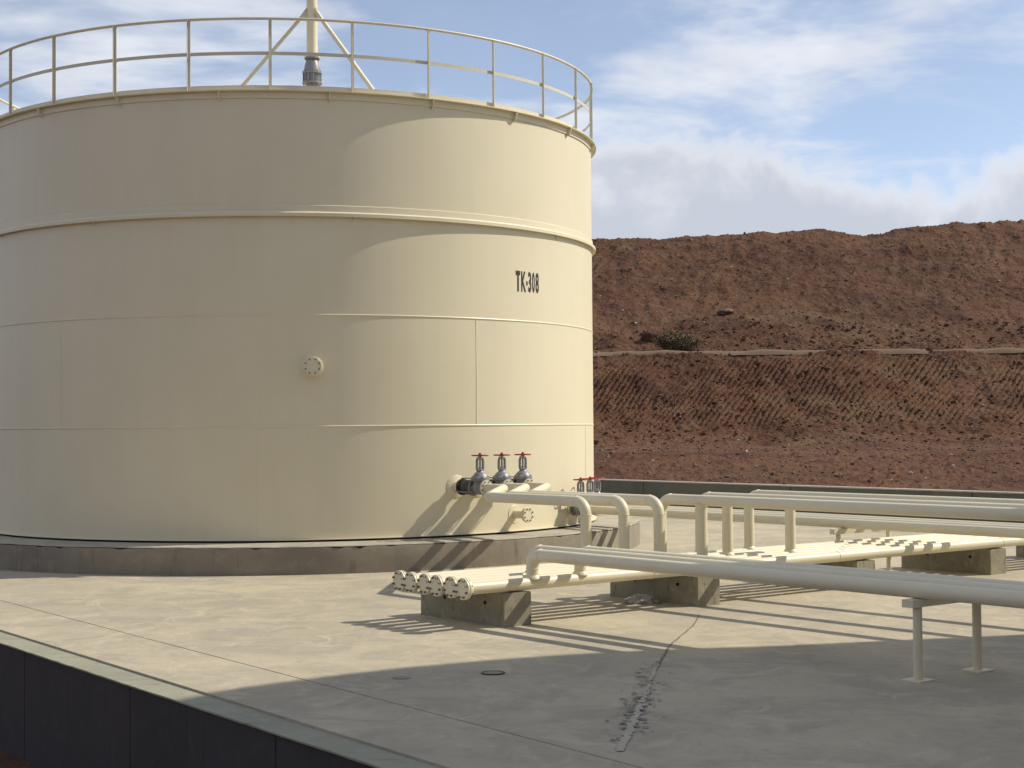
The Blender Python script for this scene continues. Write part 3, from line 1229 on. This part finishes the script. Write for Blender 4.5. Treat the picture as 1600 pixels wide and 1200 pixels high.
def pipe_run(root, pts, r=PR, bend=0.15, mat=None, saddle=None):
    mat = mat or M_PIPE
    segs = fillet(pts, bend)
    for kind, p in segs:
        if (p[-1] - p[0]).length < 1e-3:
            continue
        MB().tube(p, r if kind == 'straight_pipe' else r * 1.006, 24).build(kind, mat, root, smooth=50)
        if kind == 'elbow':
            for q, d in ((p[0], p[1] - p[0]), (p[-1], p[-1] - p[-2])):
                d = d.normalized()
                MB().lathe(q - d * 0.006, d, [(r * 0.98, 0), (r + 0.003, 0.002), (r + 0.0045, 0.006), (r + 0.003, 0.010), (r * 0.98, 0.012)], 24).build("weld_bead", mat, root)
    if saddle is not None:
        c, d = saddle
        d = V(d).normalized()
        MB().lathe(c, d, [(r * 0.95, -0.03), (r + 0.022, -0.018), (r + 0.016, 0.0), (r + 0.004, 0.014), (r * 0.98, 0.02)], 24).build("branch_weld", mat, root)


def empty_part(root):
    pass


# six header pipes on concrete blocks
PZC = 0.325 + 0.012 + PR                       # axis height
H_U0 = 8.98                           # u of the flange faces
H_W = [-12.03 - 0.216 * k for k in range(6)]   # nearest first
H_W0 = None
f_front = V((-0.487, 15.04, 0))
U_START = f_front.dot(UD)
W_FRONT = f_front.dot(WD)
names_h = ["nearest of the six", "second nearest of the six", "third nearest of the six", "fourth nearest of the six", "fifth nearest of the six", "farthest of the six"]
U_END = U_START + 15.5
headers = []
for k in range(6):
    w = W_FRONT - 0.2165 * k
    st = uw(U_START + 0.015 * (k % 2), w, PZC)
    hp = empty("header_pipe", st)
    tag(hp, "low cream header pipe with bolted blind end, %s" % names_h[k], "pipe", "header pipes on the concrete blocks")
    MB().tube([st + UD * 0.05, uw(U_END, w, PZC)], PR, 28).build("straight_pipe", M_PIPE, hp, smooth=50)
    disc(st, UD, 0.1035, 0.021).build("blind_flange", M_PIPE, hp)
    disc(st + UD * 0.025, UD, 0.1035, 0.021).build("flange", M_PIPE, hp)
    MB().lathe(st + UD * 0.046, UD, [(PR, 0), (PR + 0.018, 0.0), (PR + 0.012, 0.02), (PR + 0.001, 0.05), (PR * 0.95, 0.052)], 28).build("weld_neck", M_PIPE, hp)
    bolt_part(bolts_mesh(st, UD, 0.083, 8, 0.0105, -0.020, 0.066), "flange_bolts", hp, M_BOLT)
    for q in (2.45, 5.4, 8.6, 11.8):
        p = st + UD * (q + 0.31 * k)
        MB().lathe(p, UD, [(PR * 0.98, 0), (PR + 0.003, 0.002), (PR + 0.0045, 0.006), (PR + 0.003, 0.010), (PR * 0.98, 0.012)], 24).build("weld_bead", M_PIPE, hp)
    headers.append(w)

# concrete support blocks under them
blk_labels = ["stained concrete support block under the bolted pipe ends", "concrete support block under the middle of the header pipes, beside the crumpled bag",
              "third concrete support block along the header pipes", "fourth concrete support block along the header pipes", "farthest concrete support block along the header pipes"]
B_W = (W_FRONT - 0.2165 * 5 - 0.27, W_FRONT + 0.04)


def support_block(u0, label):
    b = empty("support_block", uw(u0 + 0.15, (B_W[0] + B_W[1]) / 2, 0))
    tag(b, label, "block", "support blocks under the header pipes")
    m = MB()
    wl_, wh = B_W
    d = 0.33
    hgt = 0.325
    ch = 0.012
    # body
    prof = [(0, 0), (d, 0), (d, hgt - ch), (d - ch, hgt), (ch, hgt), (0, hgt - ch)]
    nseg = 14
    vs, fs = [], []
    for i in range(nseg + 1):
        w = wl_ + (wh - wl_) * i / nseg
        for (uu, zz) in prof:
            j = (random.random() - 0.5) * 0.004
            vs.append(uw(u0 + uu + j, w, max(0, zz + (j if zz > 0.05 else 0))))
    P = len(prof)
    for i in range(nseg):
        for j in range(P):
            fs.append((i * P + j, (i + 1) * P + j, (i + 1) * P + (j + 1) % P, i * P + (j + 1) % P))
    fs.append(tuple(range(P)))
    fs.append(tuple(nseg * P + j for j in range(P - 1, -1, -1)))
    m.add(vs, fs)
    m.build("concrete_body", M_BLOCK, b, smooth=0)
    for fr in (0.30, 0.78):  # dark discs on the face, the holes' shade put into their colour
        w = wl_ + (wh - wl_) * fr
        h = MB()
        h.lathe(uw(u0 - 0.006, w, 0.215), UD, [(0.020, 0.01), (0.020, 0.0), (0.0, 0.0005)], 16)
        h.build("tie_hole", M_DARK, b)
    uwbox(u0 + 0.12, u0 + 0.21, wl_ + 0.02, wh - 0.01, hgt + 0.001, hgt + 0.0125).build("bearing_strip", M_RUST, b, smooth=0)
    # board joint marks in the face
    for fr in (0.962,):
        w = wl_ + (wh - wl_) * fr
        uwbox(u0 - 0.0035, u0 + 0.01, w - 0.005, w + 0.005, 0.004, 0.295).build("mould_seam", M_BLOCK, b, smooth=0)
    return b


U_B1 = V((-0.11, 15.334, 0)).dot(UD)
for k in range(5):
    support_block(U_B1 + 2.62 * k, blk_labels[k])


# ---- front loops: rise from the headers, run along the kerb direction to the right
def loop(u, k, label, name="crossover_pipe", z=0.675, length=9.0):
    w = headers[k]
    base = uw(u, w, PZC + PR * 0.6)
    top = uw(u, w, z)
    r = empty(name, uw(u, w, PZC + PR))
    tag(r, label, "pipe", "low crossover pipes")
    pipe_run(r, [base, top, uw(u, w + length, z)], saddle=(uw(u, w, PZC + PR), Z), bend=0.135)
    return r


U1 = U_START + 0.86
loop(U1, 0, "low cream crossover pipe nearest the camera, bending down onto the nearest header")
loop(U1 + 0.35, 2, "middle of the three low cream crossover pipes, close behind the nearest one")
loop(U1 + 0.62, 0, "farthest of the three low cream crossover pipes in front of the concrete block")
# stand that carries them beyond the picture's edge
ps = empty("pipe_stand", uw(U1 + 0.35, headers[0] + 4.6, 0))
tag(ps, "cream steel pipe stand under the three low crossover pipes", "pipe stand")
for uu in (U1 - 0.02, U1 + 0.72):
    MB().cyl(uw(uu, headers[0] + 4.6, 0.01), uw(uu, headers[0] + 4.6, 0.555), 0.035, 16).build("leg", M_PIPE, ps)
    uwbox(uu - 0.09, uu + 0.09, headers[0] + 4.51, headers[0] + 4.69, 0.0, 0.012).build("foot_plate", M_PIPE, ps, smooth=0)
uwbox(U1 - 0.14, U1 + 0.84, headers[0] + 4.55, headers[0] + 4.65, 0.5555, 0.6135).build("cross_beam", M_PIPE, ps, smooth=0)


# ---- gate valves
def gate_valve(root):
    """axis along local +X, origin at the inlet face"""
    X = V((1, 0, 0))
    L = 0.27
    s = 0.145      # stem position along the axis
    disc((0, 0, 0), X, 0.112, 0.024).build("flange", M_VALVE, root)
    disc((L - 0.024, 0, 0), X, 0.112, 0.024).build("flange", M_VALVE, root)
    m = MB()
    m.lathe((0, 0, 0), X, [(0.07, 0.02), (0.064, 0.05), (0.080, 0.085), (0.098, s - 0.02), (0.098, s + 0.02), (0.080, s + 0.06), (0.064, L - 0.05), (0.07, L - 0.02)], 32)
    m.lathe((s, 0, 0), Z, [(0.0, -0.098), (0.05, -0.090), (0.078, -0.06), (0.086, 0.0), (0.092, 0.07), (0.108, 0.105), (0.0, 0.105)], 32)
    m.build("body", M_VALVE, root, smooth=50)
    disc((s, 0, 0.100), Z, 0.134, 0.022).build("bonnet_flange", M_VALVE, root)
    MB().lathe((s, 0, 0.120), Z, [(0.133, 0.003), (0.133, 0.018), (0.116, 0.028), (0.100, 0.056), (0.072, 0.086), (0.048, 0.102), (0.042, 0.125), (0, 0.125)], 32).build("bonnet", M_VALVE, root, smooth=50)
    bolt_part(bolts_mesh((s, 0, 0), Z, 0.119, 8, 0.010, 0.083, 0.156), "bonnet_bolts", root, M_BOLT)
    bolt_part(bolts_mesh((0, 0, 0), X, 0.092, 8, 0.009, -0.016, 0.040), "flange_bolts", root, M_BOLT)
    bolt_part(bolts_mesh((L, 0, 0), X, 0.092, 8, 0.009, -0.040, 0.016), "flange_bolts", root, M_BOLT)
    # yoke
    m = MB()
    for sy in (-1, 1):
        m.tube([(s, sy * 0.034, 0.235), (s, sy * 0.053, 0.262), (s, sy * 0.053, 0.375), (s, sy * 0.038, 0.408), (s, sy * 0.012, 0.418)], [0.023, 0.021, 0.020, 0.020, 0.022], 10)
    m.lathe((s, 0, 0.235), Z, [(0, 0), (0.048, 0), (0.048, 0.016), (0.026, 0.022), (0.022, 0.05), (0, 0.05)], 20)
    m.lathe((s, 0, 0.400), Z, [(0, 0), (0.026, 0.0), (0.028, 0.012), (0.024, 0.034), (0, 0.034)], 20)
    m.build("yoke", M_VALVE, root, smooth=45)
    MB().cyl((s, 0, 0.26), (s, 0, 0.478), 0.0125, 14).build("stem", M_STEM, root)
    # handwheel
    hw = empty("handwheel", (s, 0, 0.448))
    hw.parent = root
    m = MB()
    n, k = 40, 10
    vs, fs = [], []
    for i in range(n):
        a = 2 * math.pi * i / n
        for j in range(k):
            b = 2 * math.pi * j / k
            rr = 0.112 + 0.0095 * math.cos(b)
            vs.append((s + rr * math.cos(a), rr * math.sin(a), 0.448 + 0.0095 * math.sin(b)))
    for i in range(n):
        for j in range(k):
            fs.append((i * k + j, ((i + 1) % n) * k + j, ((i + 1) % n) * k + (j + 1) % k, i * k + (j + 1) % k))
    m.add(vs, fs)
    m.build("rim", M_RED, hw)
    for q in range(3):
        a = 2 * math.pi * q / 3 + 0.4
        d = V((math.cos(a), math.sin(a), 0))
        MB().tube([V((s, 0, 0.446)) + d * 0.015, V((s, 0, 0.446)) + d * 0.108], 0.0085, 8).build("spoke", M_RED, hw)
    MB().lathe((s, 0, 0.434), Z, [(0, 0), (0.026, 0), (0.024, 0.03), (0.017, 0.034), (0.017, 0.048), (0, 0.048)], 16).build("hub", M_RED, hw)


def rubber_joint(root):
    X = V((1, 0, 0))
    L = 0.27
    disc((0, 0, 0), X, 0.118, 0.022).build("flange", M_RUBBER, root)
    disc((L - 0.022, 0, 0), X, 0.118, 0.022).build("flange", M_RUBBER, root)
    MB().lathe((0, 0, 0), X, [(0.07, 0.02), (0.08, 0.05), (0.098, 0.09), (0.104, L / 2), (0.098, L - 0.09), (0.08, L - 0.05), (0.07, L - 0.02)], 32).build("bellows", M_RUBBER, root, smooth=60)
    bolt_part(bolts_mesh((0, 0, 0), X, 0.096, 8, 0.010, -0.012, 0.045), "flange_bolts", root, M_BOLT)
    bolt_part(bolts_mesh((L, 0, 0), X, 0.096, 8, 0.010, -0.045, 0.012), "flange_bolts", root, M_BOLT)
    # tie rods
    for q in range(3):
        a = 2 * math.pi * q / 3 + math.pi / 2
        c = V((0, math.cos(a) * 0.125, math.sin(a) * 0.125))
        m = MB()
        m.cyl(c + X * -0.02, c + X * (L + 0.02), 0.008, 8)
        m.build("tie_rod", M_VALVE, root)


rzW = math.atan2(WD.y, WD.x)
valve_proto = empty("gate_valve", (0, 0, 0))
gate_valve(valve_proto)
joint_proto = empty("rubber_joint", (0, 0, 0))
rubber_joint(joint_proto)
first = {'v': True, 'j': True}


def place(proto, key, loc, label, cat, group):
    if first[key]:
        o = proto
        first[key] = False
    else:
        o = copy_tree(proto)
    o.location = loc
    o.rotation_euler = (0, 0, rzW)
    return tag(o, label, cat, group)


def tank_branch(phi, z, axis):
    """nozzle neck and pad on the shell, pointing along axis"""
    p = tp(phi, R - 0.03, z)
    br = empty("outlet_nozzle", p)
    br.parent = tank
    br.matrix_parent_inverse = world_of(tank).inverted()
    vs, fs = [], []
    n, rp = 40, 0.165
    for (rr, off) in ((0.0, 0.008), (rp * 0.96, 0.008), (rp, 0.004), (rp, -0.01)):
        for i in range(n):
            a = 2 * math.pi * i / n
            vs.append(tp(phi + math.degrees(rr * math.cos(a) / R), R + off, z + rr * math.sin(a)))
    for j in range(3):
        for i in range(n):
            fs.append((j * n + i, j * n + (i + 1) % n, (j + 1) * n + (i + 1) % n, (j + 1) * n + i))
    m = MB()
    m.add(vs, fs)
    m.build("reinforcing_pad", M_TANK, br)
    MB().cyl(p - axis * 0.06, p + axis * 0.15, 0.075, 28).build("neck", M_TANK, br)
    disc(p + axis * 0.140, axis, 0.112, 0.024).build("flange", M_TANK, br)
    return p + axis * 0.166


ZV = 1.085
order = ["leftmost", "middle", "right-hand"]
risers_px = []
RISER = [(0.805, 17.55), (1.240, 17.78), (1.640, 17.85)]   # plan positions of the riser tops
for k, phi in enumerate((34.7, 39.05, 43.6)):
    p = tank_branch(phi, ZV, WD)
    place(joint_proto, 'j', p, "dark rubber joint bolted between the cream tank and the %s of the upper three valves" % order[k], "joint", "rubber joints at the upper valves")
    q = p + WD * 0.272
    place(valve_proto, 'v', q, "grey gate valve with red handwheel, %s of the three against the tank" % order[k], "valve", "upper gate valves")
    e = q + WD * 0.272
    # outlet pipe: flange, short spool, leg towards the slab, run, riser down to a header
    kk = 5 - k
    w = headers[kk]
    rr = empty("tank_outlet_pipe", e)
    tag(rr, "cream outlet pipe from the %s of the upper valves, dropping onto the headers" % order[k], "pipe", "upper tank outlet pipes")
    disc(e, WD, 0.106, 0.024).build("flange", M_PIPE, rr)
    bolt_part(bolts_mesh(e, WD, 0.087, 8, 0.0095, 0.022, 0.042), "flange_bolts", rr, M_BOLT)
    s0 = e + WD * 0.02
    corner = e + WD * 0.40
    # the riser stands on header kk; find its u from the wanted column of the picture
    tgt = V((RISER[k][0], RISER[k][1], 0))
    u_r = tgt.dot(UD)
    slope = tgt.x / tgt.y
    # along header kk: point = UD*u + WD*w ; choose u with x/y = slope
    u_r = (slope * WD.y * w - WD.x * w) / (UD.x - slope * UD.y)
    rtop = uw(u_r, w, 1.10)
    # run comes from the left along WD; its start shares the image column of the leg
    leg_x = corner.x - 0.03
    start_w = None
    # solve UD*u_r + WD*ws with x/y equal to the leg's column shifted a little left
    sl_ = (corner.x / corner.y) - 0.0092
    ws = (sl_ * UD.y * u_r - UD.x * u_r) / (WD.x - sl_ * WD.y)
    st = uw(u_r, ws, 1.065)
    pipe_run(rr, [s0, corner, V((st.x, st.y, 1.10)), rtop, uw(u_r, w, PZC + PR * 0.6)], saddle=(uw(u_r, w, PZC + PR), Z), bend=0.15)

# lower trio on the far side of the tank
order2 = ["nearest", "middle", "farthest"]
for k, phi in enumerate((64.6, 69.4, 74.2)):
    zl = 0.665
    p = tank_branch(phi, zl, WD)
    q = p
    place(valve_proto, 'v', q, "grey gate valve with red handwheel, %s of the low three at the tank's right edge" % order2[k], "valve", "lower gate valves")
    e = q + WD * 0.272
    rr = empty("low_outlet_pipe", e)
    tag(rr, "cream pipe running low from the %s of the valves at the tank's right edge" % order2[k], "pipe", "low tank outlet pipes")
    disc(e, WD, 0.106, 0.024).build("flange", M_PIPE, rr)
    bolt_part(bolts_mesh(e, WD, 0.087, 8, 0.0095, 0.022, 0.042), "flange_bolts", rr, M_BOLT)
    pipe_run(rr, [e + WD * 0.02, e + WD * 12.5])
for k, ww in enumerate((5.6, 10.4)):
    b0 = tp(69.4, R, 0)
    uu = b0.dot(UD)
    wv = b0.dot(WD) + ww
    sb = empty("pipe_trestle", uw(uu, wv, 0))
    tag(sb, ["cream steel trestle under the low tank pipes, nearer the tank", "second cream steel trestle under the low tank pipes, farther from the tank"][k], "pipe stand")
    for du in (-0.5, 0.5):
        MB().cyl(uw(uu + du, wv, 0.01), uw(uu + du, wv, 0.535), 0.03, 14).build("leg", M_PIPE, sb)
        uwbox(uu + du - 0.08, uu + du + 0.08, wv - 0.08, wv + 0.08, 0.0, 0.01).build("foot_plate", M_PIPE, sb, smooth=0)
    uwbox(uu - 0.62, uu + 0.62, wv - 0.04, wv + 0.04, 0.5355, 0.6035).build("cross_beam", M_PIPE, sb, smooth=0)

# high crossover pipes on the right, each with drop legs to the headers
HI = [(1031.0, 5, (1091.0, 2), "high cream crossover pipe rising behind the right-hand outlet riser"),
      (1092.0, 5, (1135.0, 3), "second high cream crossover pipe, behind and right of the first"),
      (1168.0, 5, (1226.0, 2), "third high cream crossover pipe at the right of the pipework")]
for (px0, k0, (px1, k1), label) in HI:
    s0 = (px0 - 800) / 2478.0
    w = headers[k0]
    u = (s0 * WD.y * w - WD.x * w) / (UD.x - s0 * UD.y)
    r_ = empty("high_crossover_pipe", uw(u, w, PZC + PR))
    tag(r_, label, "pipe", "high crossover pipes")
    zt = 1.095
    pipe_run(r_, [uw(u, w, PZC + PR * 0.6), uw(u, w, zt), uw(u, w + 9.0, zt)], saddle=(uw(u, w, PZC + PR), Z), bend=0.16)
    # drop leg
    w1 = headers[k1]
    t_ = uw(u, w1, 0)
    MB().tube([uw(u, w1, PZC + PR * 0.6), uw(u, w1, zt - PR * 0.5)], PR, 24).build("drop_leg", M_PIPE, r_, smooth=50)
    MB().lathe(uw(u, w1, PZC + PR), Z, [(PR * 0.95, -0.03), (PR + 0.022, -0.018), (PR + 0.016, 0.0), (PR + 0.004, 0.014), (PR * 0.98, 0.02)], 24).build("branch_weld", M_PIPE, r_)
    MB().lathe(uw(u, w1, zt - PR), -Z, [(PR * 0.95, -0.03), (PR + 0.018, -0.016), (PR + 0.010, 0.0), (PR + 0.003, 0.012), (PR * 0.98, 0.02)], 24).build("branch_weld", M_PIPE, r_)

# ------------------------------------------------------------------ small things on the slab and slope
# crumpled cement bag
bm = bmesh.new()
bmesh.ops.create_icosphere(bm, subdivisions=4, radius=1.0)
for v in bm.verts:
    c = v.co.copy()
    k = 1 + 0.5 * (vnoise(c.x * 2 + 3, c.y * 2 + c.z, 1.6, 3) - 0.5) + 0.4 * abs(vnoise(c.x + c.z * 2, c.y * 2, 4.2, 8) - 0.5)
    v.co = V((c.x * 0.155, c.y * 0.11, max(c.z, -0.1) * 0.075)) * float(k)
    v.co.z += 0.008
me = bpy.data.meshes.new("crumpled_bag")
bm.to_mesh(me)
bm.free()
me.materials.append(Mat("grey white paper", (0.42, 0.40, 0.38), 0.9).m)
o = bpy.data.objects.new("crumpled_bag", me)
COL.objects.link(o)
o.location = (1.365, 17.30, 0)
tag(o, "crumpled pale grey paper bag on the slab by the concrete block", "bag")
for k, (x, y, s, lab) in enumerate([(1.245, 17.28, 0.035, "small dark lump just left of the crumpled grey bag"), (1.55, 17.25, 0.04, "small grey rubble lump just right of the crumpled grey bag"),
                                    (1.86, 22.55, 0.055, "small pale stone lying on the slab by the plinth's right edge")]):
    bm = bmesh.new()
    bmesh.ops.create_icosphere(bm, subdivisions=2, radius=1.0)
    for v in bm.verts:
        c = v.co.copy()
        v.co = V((c.x * 1.3, c.y, c.z * 0.7)) * s * float(1 + 0.6 * (vnoise(c.x * 2 + k * 5, c.y + c.z * 2, 1.5, k) - 0.5))
    me = bpy.data.meshes.new("rubble_lump")
    bm.to_mesh(me)
    bm.free()
    me.materials.append([M_RUST, M_BLOCK, M_COPE][k])
    o = bpy.data.objects.new("rubble_lump", me)
    COL.objects.link(o)
    o.location = (x, y, s * 0.4)
    tag(o, lab, "rubble", "rubble lumps on the slab")

# floor plates
fp = empty("drain_cover", (-0.165, 12.47, 0.0))
tag(fp, "dark oval steel cover set in the shaded slab", "cover")
disc((-0.165, 12.47, 0.004), Z, 0.096, 0.006, 0.078).build("rim", M_RUST, fp)
disc((-0.165, 12.47, 0.003), Z, 0.077, 0.005).build("lid", Mat("cement dusted lid", (0.27, 0.245, 0.195), 0.9).m, fp)
fp = empty("floor_patch", (-0.872, 12.28, 0.0))
tag(fp, "small flat brown patch on the slab near the joint line", "patch")
m = MB()
n = 14
m.add([(-0.872 + 0.072 * math.cos(2 * math.pi * i / n) * random.uniform(.85, 1.1), 12.28 + 0.075 * math.sin(2 * math.pi * i / n) * random.uniform(.8, 1.1), 0.004) for i in range(n)], [tuple(range(n))])
m.build("mortar_skin", Mat("old mortar smear", (0.27, 0.24, 0.185), 0.9).m, fp, smooth=0)

# broken timber on the plinth
tb = empty("broken_timber", (1.52, 27.75, 0.378))
tag(tb, "short pale broken timber lying on the plinth right of the tank", "timber")
tb_c = V((1.50, 27.6, 0.42))
MB().box(tb_c + V((0, 0, 0.03)), V((0.86, -0.45, 0.22)).normalized(), V((0.45, 0.86, 0)).normalized(), V((-0.19, 0.1, 0.97)).normalized(), 0.36, 0.07, 0.03).build("plank", M_WOOD, tb, smooth=0, bevel=0.003)
MB().box(tb_c + V((0.03, -0.05, 0.085)), V((0.75, 0.1, -0.35)).normalized(), V((-0.13, 0.99, 0)).normalized(), V((0.4, 0.05, 0.9)).normalized(), 0.24, 0.05, 0.02).build("splinter", M_WOOD, tb, smooth=0, bevel=0.002)


# dry shrub on the slope's bench
def shrub(x, y, wx, wy, h, n, label, name="shrub"):
    z0 = hz(x, y)
    s = empty(name, (x, y, z0))
    tag(s, label, "shrub")
    r = random.Random(5)
    st, lf = MB(), MB()
    tips = []
    for i in range(70):
        a = r.uniform(0, 6.28)
        ex = math.cos(a) * wx * r.random() ** 0.5
        ey = math.sin(a) * wy * r.random() ** 0.5
        ez = h * (0.45 + 0.6 * r.random()) * (1 - 0.45 * abs(ex) / wx)
        p0 = V((x + ex * 0.35, y + ey * 0.35, z0 - 0.1))
        p1 = V((x + ex * 0.75, y + ey * 0.75, z0 + ez * 0.6))
        p2 = V((x + ex, y + ey, z0 + ez))
        st.tube([p0, p1, p2], [0.012, 0.008, 0.004], 5)
        tips.append((p0, p1, p2))
    for i in range(n):
        p0, p1, p2 = r.choice(tips)
        t = r.uniform(0.1, 1)
        p = p0.lerp(p1, t * 2) if t < 0.5 else p1.lerp(p2, t * 2 - 1)
        p = p + V((r.gauss(0, .07), r.gauss(0, .07), r.gauss(0, .06)))
        d = V((r.uniform(-1, 1), r.uniform(-1, 1), r.uniform(-0.4, 1))).normalized()
        e = d.cross(V((r.uniform(-1, 1), r.uniform(-1, 1), r.uniform(-1, 1)))).normalized()
        L, Wd = r.uniform(0.03, 0.075), r.uniform(0.012, 0.026)
        lf.add([p - d * L, p + e * Wd, p + d * L, p - e * Wd], [(0, 1, 2, 3)])
    st.build("stems", M_TWIG, s)
    lf.build("foliage", M_LEAF, s, smooth=0)
    return s


M_TWIG = Mat("dry twigs", (0.09, 0.06, 0.038), 0.9).m
_lm = Mat("olive dry leaves", (0.075, 0.062, 0.028), 0.8)
_n = _lm.noise(_lm.coord(), 3.0, 4)
_lm.color(_lm.mix(_lm.smooth(_n, 0.4, 0.62), (0.105, 0.088, 0.036), (0.20, 0.145, 0.07)))
M_LEAF = _lm.m
shrub(6.98, 67.55, 1.12, 0.45, 0.95, 3200, "low olive brown shrub on the bench of the earth slope")

sk = empty("bare_stick", (7.86, 67.7, hz(7.86, 67.7)))
tag(sk, "thin dark bare stick standing upright beside the olive shrub", "stick")
z0 = hz(7.86, 67.7)
MB().tube([(7.93, 67.7, z0 - 0.1), (7.91, 67.7, z0 + 0.35), (7.83, 67.7, z0 + 0.8), (7.78, 67.7, z0 + 1.12)], [0.028, 0.022, 0.02, 0.012], 7).build("stem", M_TWIG, sk)
MB().tube([(7.90, 67.7, z0 + 0.3), (8.05, 67.65, z0 + 0.5)], [0.016, 0.008], 6).build("twig", M_TWIG, sk)

# ------------------------------------------------------------------ the neighbouring tank that shades the foreground (outside the picture)
H2, R2 = 9.6, 7.0
off = H2 / math.tan(SUN_EL)
T2 = V((2.93 + SUN_AZ[0] * off, 6.84 + SUN_AZ[1] * off, 0))
nt = empty("neighbouring_tank", T2)
tag(nt, "taller cream storage tank standing off to the right, shading the near slab", "tank")
MB().lathe(T2, Z, [(R2 + 0.8, 0.0), (R2 + 0.8, 0.37), (R2 - 0.2, 0.37)], 120).build("plinth", M_FOUND, nt)
for j in range(6):
    MB().lathe(T2 + Z * (0.372 + j * 1.536), Z, [(R2, 0.0), (R2 + 0.006, 0.004), (R2, 0.012), (R2, 1.534)], 120).build("shell_course", M_TANK, nt)
MB().lathe(T2 + Z * 9.59, Z, [(R2 + 0.08, 0), (R2 + 0.08, 0.012), (0, 0.6)], 120).build("roof", M_TANK, nt)
